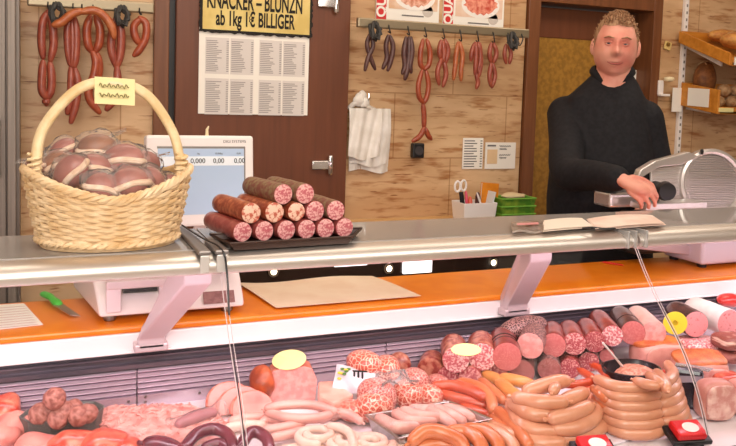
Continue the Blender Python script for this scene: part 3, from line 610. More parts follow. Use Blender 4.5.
# ================================================================= SIGNS AND POSTERS ON THE WALL
yd = WY-.047
def board(name, x0, x1, y0, y1, yy, m, label, cat, th=.004, wav=0):
    a, b = at(x0, y1, y=yy), at(x1, y0, y=yy)
    mb = MB()
    if wav:
        n = 40; w, h = b.x-a.x, b.z-a.z; P = []
        for k in range(4):
            for i in range(n):
                s = i/n; q = [(a.x+w*s, a.z), (b.x, a.z+h*s), (b.x-w*s, b.z), (a.x, b.z-h*s)][k]; P.append(V(q[0]+random.uniform(-wav, wav), yy, q[1]+random.uniform(-wav, wav)))
        mb.prism(P, (0, th, 0))
    else: mb.box((a.x, yy, a.z), (b.x, yy+th, b.z))
    o = tag(mb.build(name, m, org=((a.x+b.x)/2, yy, a.z), smooth=False), label, cat); return o, a, b
yel = mat('aged_yellow_card', 'e2cd84', .7, c2='d3ba6c', scale=9)
o, a, b = board('offer_sign', 199.5, 313.5, -28, 31.5, yd-.012, inkb, 'yellow hand-lettered offer sign with ragged black border on the walnut door', 'sign', .006, .004)
MB().box((a.x+.012, yd-.0135, a.z+.012), (b.x-.012, yd-.012, b.z-.012)).build('sign_face', yel, o, smooth=False)
for s, px, py, sz, sx in (('KNACKER – BLUNZN', 256, 3.2, .100, .43), ('ab 1kg 1€ BILLIGER', 256, 20.8, .084, .49)):
    p = at(px, py, y=yd-.0145); text(s, sz, inkb, o, p, (PI/2, 0, 0), sx=sx, bold=.0022)
o, a, b = board('price_sheet', 198, 309.5, 31, 113.5, yd-.004, paper, 'white printed price sheet in four blocks taped on the walnut door', 'price list', .002)
for cx in (0, 1):
    bl = MB()
    for cy in (0, 1):
        x0 = a.x+.028+cx*.245*(b.x-a.x)/.49*.98; w = (b.x-a.x)*.44; z1 = b.z-.05-cy*(b.z-a.z)*.46; hh = (b.z-a.z)*.41
        x0 = a.x+(b.x-a.x)*(.055+.48*cx)
        for q in (0, 1):
            X0 = x0+q*w*.5; bl.cur = 0; bl.box((X0, yd-.0046, z1-hh), (X0+w*.475, yd-.004, z1)); bl.cur = 1
            for k in range(17):
                z = z1-.012-k*(hh-.018)/17; L_ = random.uniform(.35, .62)*w*.5
                bl.box((X0+.004, yd-.0052, z-.0034), (X0+.004+L_, yd-.0046, z)); bl.box((X0+w*.42, yd-.0052, z-.0034), (X0+w*.465, yd-.0046, z))
    bl.build('table_block', [mat('pale_grey_print', 'dad4d0', .8), mat('mid_grey_ink', '9a9492', .8)], o, smooth=False)
MB().box(((a.x+b.x)/2-.04, yd-.0046, b.z-.03), ((a.x+b.x)/2+.04, yd-.004, b.z-.022)).build('heading', MATS['mid_grey_ink'], o, smooth=False)
redp = mat('poster_red', 'cf2a2c', .4)
meatp = mat('poster_meat', 'c8452f', .5, c2='eda38a', scale=45, lo=.35, hi=.62)
for i, (x0, x1, y0, y1, lab) in enumerate(((376, 441, -40, 19.5, 'first food poster with red QUA strip, showing pale minced meat'), (443, 506, -36, 27, 'second food poster with red QUA strip, showing red meat on a white dish'))):
    o, a, b = board('food_poster', x0, x1, y0, y1, WY-.012, paper, lab, 'poster', .01)
    w = b.x-a.x; ym = WY-.0125
    MB().box((a.x, ym-.001, a.z), (a.x+w*.155, ym, b.z)).build('red_strip', redp, o, smooth=False)
    text('QUALITÄT', .062, paper, o, (a.x+w*.078, ym-.002, a.z+.012), (PI/2, -PI/2, 0), align='LEFT', bold=.002)
    MB().box((a.x+w*.19, ym-.001, a.z+.055), (b.x-.01, ym, b.z-.02)).build('photo_ground', mat('poster_ground_%d' % i, 'e6c5ae' if i else 'd9b08e', .5, c2='f0dccb', scale=8), o, smooth=False)
    c = V(a.x+w*.6, ym-.0012, a.z+.115)
    mp_ = MB().prism([c+V(.105*math.cos(k*PI/16), 0, .062*math.sin(k*PI/16)) for k in range(32)], (0, -.0006, 0)).build('dish', mat('dish_white', 'f4efea', .4), o, smooth=False)
    MB().prism([c+V((.088+.01*math.sin(k*2.3))*math.cos(k*PI/16), -.0008, .006+(.05+.006*math.sin(k*3.1))*math.sin(k*PI/16)) for k in range(32)], (0, -.0006, 0)).build('meat_picture', meatp if i else mat('poster_mince', 'c97a5e', .5, c2='efc4ae', scale=45), o, smooth=False)
    MB().box((a.x+w*.4, ym-.001, a.z+.025), (a.x+w*.75, ym, a.z+.031)).build('printed_lines', ink, o, smooth=False)
    MB().lathe([(.026, 0), (.029, .0005), (.026, .001)], (b.x-.06, ym, a.z+.055), 24, M=Matrix.Rotation(PI/2, 4, 'X')).build('seal_mark', mat('seal_grey', 'cfc6bd', .6), o)
o, a, b = board('notice_sign', 462, 483.5, 138, 169, WY-.006, paper, 'narrow white notice with dense lines of print on the stone wall', 'notice', .002)
mb = MB()
for k in range(11):
    z = b.z-.012-k*.0125; mb.box((a.x+.008, WY-.0066, z-.005), (a.x+.008+random.uniform(.05, .075), WY-.006, z)); mb.box((b.x-.016, WY-.0066, z-.005), (b.x-.005, WY-.006, z))
mb.build('printed_lines', ink, o, smooth=False)
o, a, b = board('notice_sign', 484.5, 516, 142.5, 169, WY-.006, paper, 'wider white notice with a beige picture and handwritten prices', 'notice', .002)
MB().box((a.x+.012, WY-.0068, a.z+.025), (a.x+.07, WY-.006, b.z-.035)).build('beige_picture', mat('beige_print', 'e3c49a', .7), o, smooth=False)
mb = MB().box((a.x+.012, WY-.0068, b.z-.02), (a.x+.06, WY-.006, b.z-.012))
for zz in (.018, .032, .062, .076):
    n = 16; L_ = .062 if zz in (.018, .062) else .04
    mb.tube([(a.x+.082+L_*i/n, WY-.007, b.z-zz+.004*math.sin(i*2.1+zz*90)) for i in range(n+1)], .0016, 5)
mb.build('handwriting', ink, o)
# power socket
c = at(417.5, 150.5, y=WY-.02)
t = thing('wall_socket', 'small black socket box on the stone wall below the longest sausage chain', 'socket', c)
MB().box((c.x-.03, WY-.035, c.z-.035), (c.x+.03, WY-.002, c.z+.035)).build('socket_box', black, t, smooth=False, bevel=.006)
MB().lathe([(.02, 0), (.022, .004), (.016, .005), (.001, .003)], (c.x, WY-.035, c.z), 18, M=Matrix.Rotation(PI/2, 4, 'X')).build('socket_ring', mat('socket_grey', '3a3638', .5), t)
# carrier bags on a hook
c = at(370, 108, y=WY-.03)
t = thing('carrier_bags', 'bunch of white plastic carrier bags hanging from a wall hook', 'bag', c)
bagm = mat('bag_plastic', 'f0ece6', .4, c2='d9d2c8', scale=14, lo=.35, hi=.7)
for k, (x0, x1, y1, dy) in enumerate(((350.5, 388.5, 171, .012), (352, 386, 165, .03), (350, 380, 158, .048))):
    a, b = at(x0, 108, y=WY-dy), at(x1, y1, y=WY-dy)
    def fn(u, v, a=a, b=b, k=k, dy=dy):
        x = a.x+(b.x-a.x)*(u+.03*math.sin(v*3+k)*(u-.5)); z = a.z+(b.z-a.z)*v
        return V(x, WY-dy-.008*math.sin(u*9+k*2+v*2)*(.4+.6*v)-.006*math.sin(u*19+v*5), z+.01*math.sin(u*6+k)*v)
    MB().sheet(fn, 22, 14, .0015).build('bag_sheet', bagm, t)
g = at(362, 100, y=WY-.045); mb = MB()
for k, (dx, dz, r) in enumerate(((-.012, .0, .03), (.012, -.012, .026), (0, .022, .02))): mb.ball(g+V(dx, 0, dz), (r, r*.7, r), 14, 10, jit=.3, js=45)
mb.build('bag_knot', bagm, t)
MB().tube(spline([g+V(-.05, .02, -.035), g+V(-.03, .0, -.012), g, g+V(.03, .0, -.03), g+V(.07, .02, -.045)], 5), [.012]*21, 8).build('bag_handles', bagm, t)
MB().tube(spline([(g.x+.02, WY-.003, g.z+.01), (g.x+.02, WY-.07, g.z), (g.x+.02, WY-.075, g.z+.03)], 5), .004, 8).build('wall_hook', chrome, t)
# ================================================================= PEN BOX AND GREEN TRAYS
q0, q1 = at(459, 219, z=CZB), at(497, 221.5, z=CZB)
pb = thing('pen_box', 'white plastic box full of pens on the light wood counter', 'box', (1.86, 3.1, CZB))
def openbox(mb, x0, x1, y0, y1, z0, z1, t_=.004, fl=.008):
    R = [[V(x0, y0, z0), V(x1, y0, z0), V(x1, y1, z0), V(x0, y1, z0)], [V(x0-fl, y0-fl, z1), V(x1+fl, y0-fl, z1), V(x1+fl, y1+fl, z1), V(x0-fl, y1+fl, z1)],
         [V(x0-fl+t_, y0-fl+t_, z1), V(x1+fl-t_, y0-fl+t_, z1), V(x1+fl-t_, y1+fl-t_, z1), V(x0-fl+t_, y1+fl-t_, z1)], [V(x0+t_, y0+t_, z0+t_), V(x1-t_, y0+t_, z0+t_), V(x1-t_, y1-t_, z0+t_), V(x0+t_, y1-t_, z0+t_)]]
    return mb.loft(R)
BX0, BX1, BY0, BY1 = 1.785, 1.945, 3.065, 3.17
openbox(MB(), BX0, BX1, BY0, BY1, CZB+.001, CZB+.094).build('box_body', white, pb, smooth=False, bevel=.003)
zb = CZB+.006
def stick(name, lab, cat, px0, top, m, r, yy, tip=None, z0=zb):
    a = at(px0, 214, y=yy); a.z = z0+r*.3; b = at(*top, y=yy+.01)
    o = MB().tube([a, a.lerp(b, .9), b], [r, r, r*.7], 8); return tag(o.build(name, m, org=a), lab, cat)
scz = thing('scissors', 'scissors with two white ring handles standing in the pen box', 'scissors', at(461, 206, y=3.1))
for px, py in ((457.5, 186.5), (463.5, 185.5)):
    c = at(px, py, y=3.1); MB().tube([c+V(.014*math.cos(k*PI/8), .0, .024*math.sin(k*PI/8)) for k in range(16)], .005, 8, closed=True).build('ring_handle', white, scz)
a = at(461, 193, y=3.1); MB().tube([a+V(-.004, 0, 0), V(a.x+.012, 3.1, zb+.004)], [.006, .003], 6, flat=.4).tube([a+V(.006, 0, 0), V(a.x+.02, 3.1, zb+.004)], [.006, .003], 6, flat=.4).build('blades', black, scz)
stick('marker_pen', 'black marker standing between the scissors and a pink pen in the box', 'pen', 465, (462, 193), black, .008, 3.125)
stick('marker_pen', 'pink pen leaning at the left of the pen box', 'pen', 468, (466, 192), mat('pink_plastic', 'd8506a', .4), .007, 3.09)
stick('marker_pen', 'red fat marker in the middle of the pen box', 'pen', 471, (470, 198), mat('coral_plastic', 'd2583c', .4), .011, 3.08)
stick('marker_pen', 'dark brown fat stick in the middle of the pen box', 'pen', 477, (478, 194), mat('umber_plastic', '4a2420', .4), .013, 3.11)
stick('marker_pen', 'thin white pen leaning to the left in the pen box', 'pen', 487, (477, 193), white, .0045, 3.07)
a, b = at(480, 207, y=3.135), at(499, 178, y=3.135)
nb = MB().box((-.045, -.006, 0), (.045, .008, .14)); nbk = thing('notebook', 'orange notebook standing upright in the white pen box', 'notebook', ((a.x+b.x)/2, 3.13, zb+.004))
MN = Matrix.Translation(((a.x+b.x)/2, 3.145, zb+.004)) @ Matrix.Rotation(math.radians(-4), 4, 'X') @ Matrix.Rotation(math.radians(5), 4, 'Y')
MB().box((-.046, -.008, 0), (.046, -.004, .165), MN).box((-.046, .005, 0), (.046, .009, .165), MN).build('cover', mat('orange_cover', 'e08a1c', .5, c2='d37c14', scale=20), nbk, smooth=False, bevel=.002)
MB().box((-.043, -.004, .002), (.043, .005, .162), MN).build('pages', paper, nbk, smooth=False)
MN2 = Matrix.Translation((BX1-.016, 3.125, zb+.012)) @ Matrix.Rotation(math.radians(14), 4, 'Y')
tag(MB().box((-.004, -.04, 0), (.002, .03, .125), MN2).build('folded_papers', mat('pale_blue_paper', 'dfe3e6', .7), smooth=False, org=(BX1, 3.12, zb)), 'folded pale papers behind the orange notebook in the pen box', 'paper')
grn = mat('leafy_green_print', '8fae3c', .35, c2='4f8a2c', scale=24, lo=.4, hi=.6)
for k in range(3):
    z0 = CZB+.001+k*.0365; x0, x1 = 1.985, 2.16
    t = thing('green_tub', ['green printed plastic tub at the bottom of the stack beside the pen box', 'green printed plastic tub in the middle of the stack beside the pen box', 'open green tub holding crumpled paper on top of the stack'][k], 'tub', (2.07, 3.11, z0))
    openbox(MB(), x0, x1, 3.065, 3.165, z0, z0+.035, .003, .006).build('tub_body', grn, t, smooth=False)
    MB().tube([V(x0-.007, 3.058, z0+.035), V(x1+.007, 3.058, z0+.035), V(x1+.007, 3.172, z0+.035), V(x0-.007, 3.172, z0+.035)], .003, 6, closed=True).build('tub_rim', mat('bright_green', '7fc04a', .35), t)
tag(MB().ball((2.075, 3.115, CZB+.116), (.065, .036, .014), 18, 10, jit=.35, js=40).build('crumpled_paper', mat('crumpled_beige', 'd9c49a', .7), org=(2, 3.115, CZB+.09)), 'crumpled beige paper lying in the topmost green tub', 'paper')
# ================================================================= RIGHT END OF THE WALL: BREAD SHELVES
x = at(683.5, 40, y=WY-.01).x
t = thing('shelf_rail', 'white slotted shelf upright on the stone wall right of the door', 'rail', (x, WY, 1.0))
MB().box((x-.013, WY-.024, .9), (x+.013, WY-.002, 2.5)).build('upright', white, t, smooth=False, bevel=.002)
MB().box((x-.0045, WY-.0248, .92), (x+.0045, WY-.024, 2.48)).build('slot_strip', mat('slotted_strip', 'efe9e6', .4, c2='77716c', scale=8.27, tex='Z', lo=.66, hi=.7), t, smooth=False)
pine = mat('honey_pine', 'd08a34', .4, c2='bf7826', scale=5, st=(1, 6, 6))
def bread_tray(lab, x0, yb, yf, zb_, zf, h, w=.75, fb=.55):
    t = thing('bread_tray', lab, 'shelf', (x0, yb, zb_))
    def side(x): return MB().prism([V(x, yb, zb_), V(x, yb, zb_+h), V(x, yf, zf+h), V(x, yf, zf)], (.016, 0, 0))
    side(x0).build('side_board', pine, t, smooth=False, bevel=.003); side(x0+w-.016).build('side_board', pine, t, smooth=False, bevel=.003)
    MB().prism([V(x0+.016, yb, zb_+.004), V(x0+.016, yb, zb_+.016), V(x0+.016, yf, zf+.016), V(x0+.016, yf, zf+.004)], (w-.032, 0, 0)).build('tray_floor', pine, t, smooth=False)
    MB().box((x0+.016, yf, zf), (x0+w-.016, yf+.014, zf+h*fb)).build('front_board', pine, t, smooth=False, bevel=.003)
    MB().box((x0+.016, yb-.014, zb_), (x0+w-.016, yb, zb_+h*1.0)).build('back_board', pine, t, smooth=False)
    MB().prism([V(x0+.05, WY-.024, zb_-.02), V(x0+.05, WY-.024, zb_), V(x0+.05, yf+.1, zf+.03), V(x0+.05, yf+.1, zf+.0)], (.012, 0, 0)).build('bracket', white, t, smooth=False)
    return t
u0 = at(679, 31, y=WY-.03); u1 = at(729, 53, y=2.92)
ut = bread_tray('upper slanting pine bread tray on the white shelf upright', u0.x, WY-.03, 2.92, u0.z-.062, u1.z-.062, .062)
p = at(731, 58, y=2.918)
MB().box((u0.x+.03, 2.913, u1.z-.058), (u0.x+.15, 2.919, u1.z-.018)).build('price_tag', paper, ut, smooth=False)
l0 = at(681, 87, y=WY-.03); yl = at(718, 100, x=l0.x).y; l1 = at(719, 88, y=yl)
lt = bread_tray('lower pine bread tray with paper notes on its side board', l0.x, WY-.03, yl, l0.z-.10, l1.z-.135, .125, fb=.3)
def note(px, py, w, h, lab, xx):
    p = at(px, py, x=xx-.003)
    tag(MB().prism([V(xx-.003, p.y-w/2, p.z-h/2), V(xx-.003, p.y+w/2, p.z-h/2+.006), V(xx-.003, p.y+w/2, p.z+h/2+.006), V(xx-.003, p.y-w/2, p.z+h/2)], (.002, 0, 0)).build('hanging_note', paper, org=p, smooth=False), lab, 'notice')
note(698, 98, .145, .095, 'white note pinned on the front half of the lower bread tray side', l0.x)
p = at(679.5, 99, y=WY-.034)
tag(MB().box((p.x-.05, WY-.036, p.z-.07), (p.x+.02, WY-.031, p.z+.06)).build('hanging_note', paper, org=p, smooth=False), 'white note hanging on the shelf upright left of the lower bread tray', 'notice')
brd = mat('bread_crust', 'd39a52', .6, c2='b5743a', scale=30); brd2 = mat('dark_crust', '8a5426', .6, c2='6d3f1c', scale=35); flr = mat('floury_crust', 'c7a47c', .7, c2='a57a50', scale=40)
def tfl(x, y, t): return V(x, y, 0)
def loaf(lab, x, y, z, r, m, rz=0, score=0, grp=None):
    c = V(x, y, z+r[2]); t = thing('bread_loaf', lab, 'bread', (x, y, z), grp); M = Matrix.Translation(c) @ Matrix.Rotation(rz, 4, 'Z')
    MB().ball((0, 0, 0), r, 20, 12, M=M, jit=.08, js=15).build('crust', m, t)
    if score:
        for k in range(-score, score+1): MB().tube([M @ V(k*r[0]*.35, -r[1]*.5, r[2]*.84), M @ V(k*r[0]*.35+.01, 0, r[2]*1.0), M @ V(k*r[0]*.35, r[1]*.5, r[2]*.84)], .004, 6).build('score_cut', flr, t)
def trz(y, which):  # floor height of a tray at depth y
    a, b, yf = (u0.z-.062, u1.z-.062, 2.92) if which else (l0.z-.10, l1.z-.135, yl)
    return a+(b-a)*(WY-.03-y)/(WY-.03-yf)+.017
loaf('pale ring-like loaf at the visible end of the upper bread tray', u0.x+.2, 3.05, trz(3.05, 1)+.03, (.12, .075, .045), brd, .1, 1)
loaf('second pale loaf behind, in the upper bread tray', u0.x+.24, 3.18, trz(3.18, 1)+.025, (.12, .05, .035), brd)
loaf('tall brown loaf standing at the back of the lower bread tray', l0.x+.10, 3.205, trz(3.205, 0)+.034, (.065, .055, .10), brd2, 0, 1)
for i, (dx, yy, rr_) in enumerate(((.08, yl+.075, .034), (.17, yl+.07, .036), (.26, yl+.075, .036), (.35, yl+.07, .036))):
    loaf('small floury bread roll in the lower bread tray', l0.x+dx, yy, trz(yy+.0, 0)+.008, (rr_*1.25, rr_, rr_*.9), flr, i, 0, 'floury rolls in the lower bread tray')
for dx in (.125, .215, .305):
    loaf('small floury bread roll in the lower bread tray', l0.x+dx, yl+.08, trz(yl+.08, 0)+.066, (.044, .036, .032), flr, dx*9, 0, 'floury rolls in the lower bread tray')
p = at(727, 90.5, y=yl)
MB().box((p.x-.05, yl-.004, l1.z-.135+.012), (p.x+.05, yl, l1.z-.135+.034)).build('price_tag', mat('yellow_tag', 'e8dd9a', .6), lt, smooth=False)
# odds and ends between the door and the shelf
p = at(668, 45.5, y=WY-.01); MT = Matrix.Translation((p.x, WY-.008, p.z)) @ Matrix.Rotation(math.radians(14), 4, 'Y')
t = thing('wall_tag', 'small tilted yellowish tag on the stone wall beside the door frame', 'tag', p)
MB().box((-.022, -.006, -.024), (.022, .004, .02), MT).build('tag_card', mat('yellowed_tag', 'dcc07a', .6), t, smooth=False, bevel=.002)
MB().lathe([(.012, .0), (.01, .008), (.001, .01)], (0, 0, 0), 12, M=MT @ Matrix.Translation((-.006, -.006, .004)) @ Matrix.Rotation(PI/2, 4, 'X')).build('tag_pin', mat('pin_brass', 'a88a50', .3, .8), t)
p = at(662, 86, y=WY-.02)
t = thing('tape_dispenser', 'small cream holder with a round top on the wall beside the door', 'dispenser', p)
MB().box((p.x-.03, WY-.03, p.z-.055), (p.x+.004, WY-.002, p.z+.03)).box((p.x-.03, WY-.05, p.z-.055), (p.x+.035, WY-.002, p.z-.042)).build('holder_body', white, t, smooth=False, bevel=.004)
MB().lathe([(.001, 0), (.024, .003), (.028, .012), (.024, .022), (.001, .026)], (p.x+.018, WY-.05, p.z+.025), 18).build('holder_cap', mat('cream_cap', 'efe0b8', .4), t)
# ================================================================= THE BUTCHER
hc = at(615.5, 47, d=3.14); AZ = math.radians(-41)
man = thing('person', 'heavyset man in a black polo sweater working at the meat slicer', 'person', (hc.x, hc.y+.03, 0))
MM = Matrix.Translation((hc.x, hc.y+.03, 0)) @ Matrix.Rotation(AZ, 4, 'Z'); MI = MM.inverted()
hl = MI @ hc
skin = mat('ruddy_skin', 'dea08c', .5, c2='cf7a6a', scale=11, lo=.4, hi=.72, sss=.12)
HM = Matrix.Translation((hl.x, hl.y, hl.z)) @ Matrix.Rotation(math.radians(4), 4, 'Z') @ Matrix.Rotation(math.radians(3), 4, 'Y') @ Matrix.Rotation(math.radians(3), 4, 'X')
def G(x, z, x0, z0, sx, sz): return math.exp(-((x-x0)/sx)**2-((z-z0)/sz)**2)
def head_pt(a, t, g=0):
    """a: -pi/2..pi/2 height angle, t: around; the face looks along -y"""
    ca, sa = math.cos(a), math.sin(a); x, y, z = ca*math.sin(t), -ca*math.cos(t), sa
    wz = .083+.004*math.exp(-((z+.45)/.3)**2)-.012*max(0, -z-.6)
    X = x*(wz+g); Y = y*(.100+g)*(1 if y < 0 else 1.02); Z = z*(.128+g)
    if y < 0 and not g:
        d = .030*G(X, Z, 0, -.022, .014, .016)+.016*G(X, Z, 0, .004, .010, .026)+.008*G(X, Z, .012, -.024, .009, .010)+.008*G(X, Z, -.012, -.024, .009, .010)
        d += .008*G(X, Z, .03, .034, .022, .008)+.008*G(X, Z, -.03, .034, .022, .008)-.010*G(X, Z, .031, .014, .015, .011)-.010*G(X, Z, -.031, .014, .015, .011)
        d += .009*G(X, Z, .045, -.03, .022, .024)+.009*G(X, Z, -.045, -.03, .022, .024)+.008*G(X, Z, 0, -.058, .025, .007)+.007*G(X, Z, 0, -.074, .02, .007)-.006*G(X, Z, 0, -.066, .026, .003)+.013*G(X, Z, 0, -.103, .03, .016)
        Y -= d*max(0, -y)**.5
    return V(X, Y, Z)
bd = MB()
bd.loft([[HM @ head_pt(-1.5+3.0*i/44, 2*PI*k/60) for k in range(60)] for i in range(45)])
for s in (-1, 1):
    bd.ball(HM @ V(s*.086, .012, -.004), (.012, .02, .034), 12, 8, M=HM.to_3x3().to_4x4() @ Matrix.Rotation(s*.25, 4, 'Z'))
L = lambda x, y, z: V(x, y, z)
hz = hl.z
def ring(c, rx, ry, n=24, p=2.4): 
    return [V(c[0]+rx*math.copysign(abs(math.cos(2*PI*k/n))**(2/p), math.cos(2*PI*k/n)), c[1]+ry*math.copysign(abs(math.sin(2*PI*k/n))**(2/p), math.sin(2*PI*k/n)), c[2]) for k in range(n)]
bd.tube([(hl.x, hl.y+.02, hz-.02), (hl.x*.8, hl.y+.025, hz-.11), (hl.x*.5, hl.y+.04, hz-.2)], [.066, .068, .085], 20)   # neck
shz = hz-.190
tor = [((-.01, .03, .90), .185, .135), ((-.01, .0, 1.0), .195, .16), ((-.01, -.01, 1.12), .2, .172), ((-.01, .0, 1.27), .192, .16), ((-.01, .015, 1.40), .175, .14), ((-.008, .03, shz-.02), .145, .112), ((-.005, .035, shz+.035), .095, .078)]
bd.loft([ring(c, a-.012, b-.012) for c, a, b in tor])
for s in (-1, 1):
    bd.tube(spline([(s*.10, .03, .92), (s*.105, .02, .7), (s*.11, .01, .5), (s*.115, .03, .28), (s*.12, .04, .09)], 4), [.095, .092, .087, .08, .073, .068, .063, .06, .06, .06, .058, .054, .05, .046, .044, .043, .042], 16)
    bd.tube([(s*.12, .06, .04), (s*.125, -.02, .045), (s*.13, -.13, .03), (s*.132, -.17, .025)], [.038, .042, .036, .022], 12)
# arms: the right hand reaches to the carriage grip, the left rests behind the slicer
gr = MI @ gk
SH_R, SH_L = V(-.168, .03, shz-.085), V(.148, .03, shz-.09)
EL_R = MI @ at(568, 172, d=2.95); WR_R = MI @ at(620, 179, d=2.66); HD_R = MI @ at(640, 190, d=2.60)
EL_L = V(.215, .0, shz-.34); WR_L = V(.19, -.15, shz-.42); HD_L = V(.18, -.23, shz-.43)
def arm(mb, S_, E_, W_, rs, n=5):
    P = spline([S_, S_.lerp(E_, .5)+V(0, .012, 0), E_, E_.lerp(W_, .5), W_], n); k = len(P)-1
    mb.tube(P, [rs[0]+(rs[1]-rs[0])*min(1, i/k*2) if i/k < .5 else rs[1]+(rs[2]-rs[1])*(i/k*2-1) for i in range(k+1)], 16)
arm(bd, SH_R, EL_R, WR_R, (.062, .047, .03)); arm(bd, SH_L, EL_L, WR_L, (.062, .047, .03))
def hand(mb, W_, H_, side, curl, u=(0, 0, 1)):
    d = (H_-W_).normalized(); u = Vector(u); sdir = d.cross(u).normalized()*side; u = sdir.cross(d)*side
    if u.z < 0: u = -u
    pc = W_+d*.05
    mb.tube([W_, W_+d*.03, W_+d*.085], [.028, .034, .034], 14, flat=.62)
    for k, (off, ln) in enumerate(((.031, .066), (.0105, .075), (-.0105, .070), (-.0305, .055))):
        b0 = W_+d*(.088-.004*abs(k-1))+sdir*off; b1 = b0+d*ln*.42-u*ln*.12*curl; b2 = b1+d*ln*.2-u*ln*.32*curl; b3 = b2-d*ln*.05*curl-u*ln*.3*curl
        mb.tube([W_+d*.06+sdir*off*.8, b0, b1, b2, b3], [.0105, .0088, .0084, .0078, .0068], 10)
    t0 = W_+d*.03+sdir*.026; mb.tube([t0, t0+sdir*.022+d*.025-u*.012, t0+sdir*.028+d*.055-u*.022, t0+sdir*.018+d*.075-u*.03], [.015, .0125, .0105, .0085], 10)
hand(bd, WR_R, HD_R, -1, 1.0, (0, -.72, .7)); hand(bd, WR_L, HD_L, 1, .8)
def world(mb, name, m, **k):
    mb.v = [MM @ v for v in mb.v]; return mb.build(name, m, man, **k)
world(bd, 'body', skin, remesh=.0038, soften=3)
cloth = mat('black_knit', '17161a', .8, c2='1e1d21', scale=60, bump=.25, bscale=26, spec=.25)
sw = MB(); tor2 = [((0, .03, .86), .215, .165)]+[(c, a+.016, b+.016) for c, a, b in tor[1:6]]+[((hl.x*.5, .035, shz+.05), .105, .088), ((hl.x*.7, .03, shz+.085), .078, .076)]
sw.loft([[v+(v-V(*c)).normalized()*.006*mnoise.noise(v*9) for v in ring(c, a, b)] for c, a, b in tor2])
arm(sw, SH_R, EL_R, WR_R.lerp(EL_R, .06), (.076, .066, .047)); arm(sw, SH_L, EL_L, WR_L.lerp(EL_L, .06), (.074, .062, .045))
sw.ball(SH_R+V(.01, 0, -.005), .079, 16, 10); sw.ball(SH_L+V(-.01, 0, -.005), .077, 16, 10)
world(sw, 'sweater', cloth, remesh=.009, soften=6)
cl = MB()
cr = [V(hl.x*.6+.080*math.sin(t), .026-.080*math.cos(t), shz+.082-.045*max(0, math.cos(t))**3+.016*(1-math.cos(t))) for t in [2*PI*k/40 for k in range(40)]]
cl.tube(cr[1:], [.009]*39, 10, flat=1.9)
world(cl, 'collar', cloth)
tro = MB().loft([ring((0, .03, .80), .212, .17), ring((0, .03, .9), .208, .16)])
for s in (-1, 1): tro.tube(spline([(s*.10, .03, .88), (s*.108, .02, .7), (s*.112, .012, .5), (s*.117, .03, .28), (s*.12, .035, .1)], 4), [.108]+[.105-.003*i for i in range(16)], 16)
world(tro, 'trousers', mat('dark_trousers', '22222a', .8), remesh=.012)
for s in (-1, 1): world(MB().tube([(s*.12, .075, .045), (s*.125, -.02, .052), (s*.13, -.13, .042), (s*.132, -.19, .036)], [.045, .05, .045, .03], 14), 'shoe', black)
hair = mat('greying_fair_hair', '8f6a4c', .7, c2='b08a68', scale=90, st=(1, 1, .3), bump=.5)
hb = MB(); R = []
for i in range(20):
    r = []
    for k in range(56):
        t = 2*PI*k/56; f = max(0, math.cos(t))
        sm_ = max(0, min(1, (math.cos(t)-.12)/.38)); lo = -.14+.86*sm_*sm_*(3-2*sm_)-.05*abs(math.sin(3*t))*sm_+.16*math.exp(-((abs(math.sin(t))-.95)/.12)**2)*0-.25*(1 if math.cos(t) < 0 else 0)*min(1, -math.cos(t)*3)
        a = lo+(1.54-lo)*(i/19)**.9; q = head_pt(a, t, .0015+.008*min(1, i/7)*(.45+.55*math.sin(max(a, 0))+.12)); q *= 1+.045*mnoise.noise(q*75)*min(1, i/3)+.03*mnoise.noise(q*25); r.append(HM @ q)
    R.append(r)
hb.loft(R, cap=False)
for k in range(420):
    i = random.randrange(1, 19); j = random.randrange(56); q = R[i][j]; nrm = (q-HM.translation).normalized()
    dv_ = (nrm*.35+HM.to_3x3() @ V(random.uniform(-.5, .5), -.75, .35)*.8+V(0, 0, .15)).normalized(); dv_ = (dv_-nrm*max(0, dv_.dot(nrm))*.35).normalized()
    hb.tube([q-nrm*.003, q+dv_*.008+nrm*.001, q+dv_*.014], [.0032, .0026, .001], 5, cap=None)
world(hb, 'hair', hair)
for s in (-1, 1):
    e = HM @ V(s*.031, -.0815, .0125)
    ey = world(MB().ball(e, .0112, 16, 12), 'eye', mat('eye_white', 'b9a79e', .3))
    world(MB().ball(e+HM.to_3x3() @ V(-.0008, -.0092, .0), (.0058, .0036, .0054), 12, 8), 'iris', mat('blue_grey_iris', '3c4148', .3))
    world(MB().tube([HM @ V(s*.0445, -.083, .0155), HM @ V(s*.031, -.0945, .019), HM @ V(s*.0175, -.0905, .0155)], .004, 8).tube([HM @ V(s*.0445, -.083, .0085), HM @ V(s*.031, -.094, .0045), HM @ V(s*.0175, -.0905, .0085)], .0032, 8), 'eyelid', skin)
    world(MB().tube([HM @ V(s*.05, -.085, .033), HM @ V(s*.034, -.1, .039), HM @ V(s*.016, -.1, .034)], [.003, .0045, .0035], 8, flat=.7), 'eyebrow', hair)
world(MB().tube([HM @ V(.029, -.0935, -.061), HM @ V(.012, -.1035, -.0665), HM @ V(0, -.1055, -.067), HM @ V(-.012, -.1035, -.0665), HM @ V(-.029, -.0935, -.061)], [.002, .0045, .0048, .0045, .002], 8, flat=.8), 'lips', mat('lips', 'a8564e', .4))
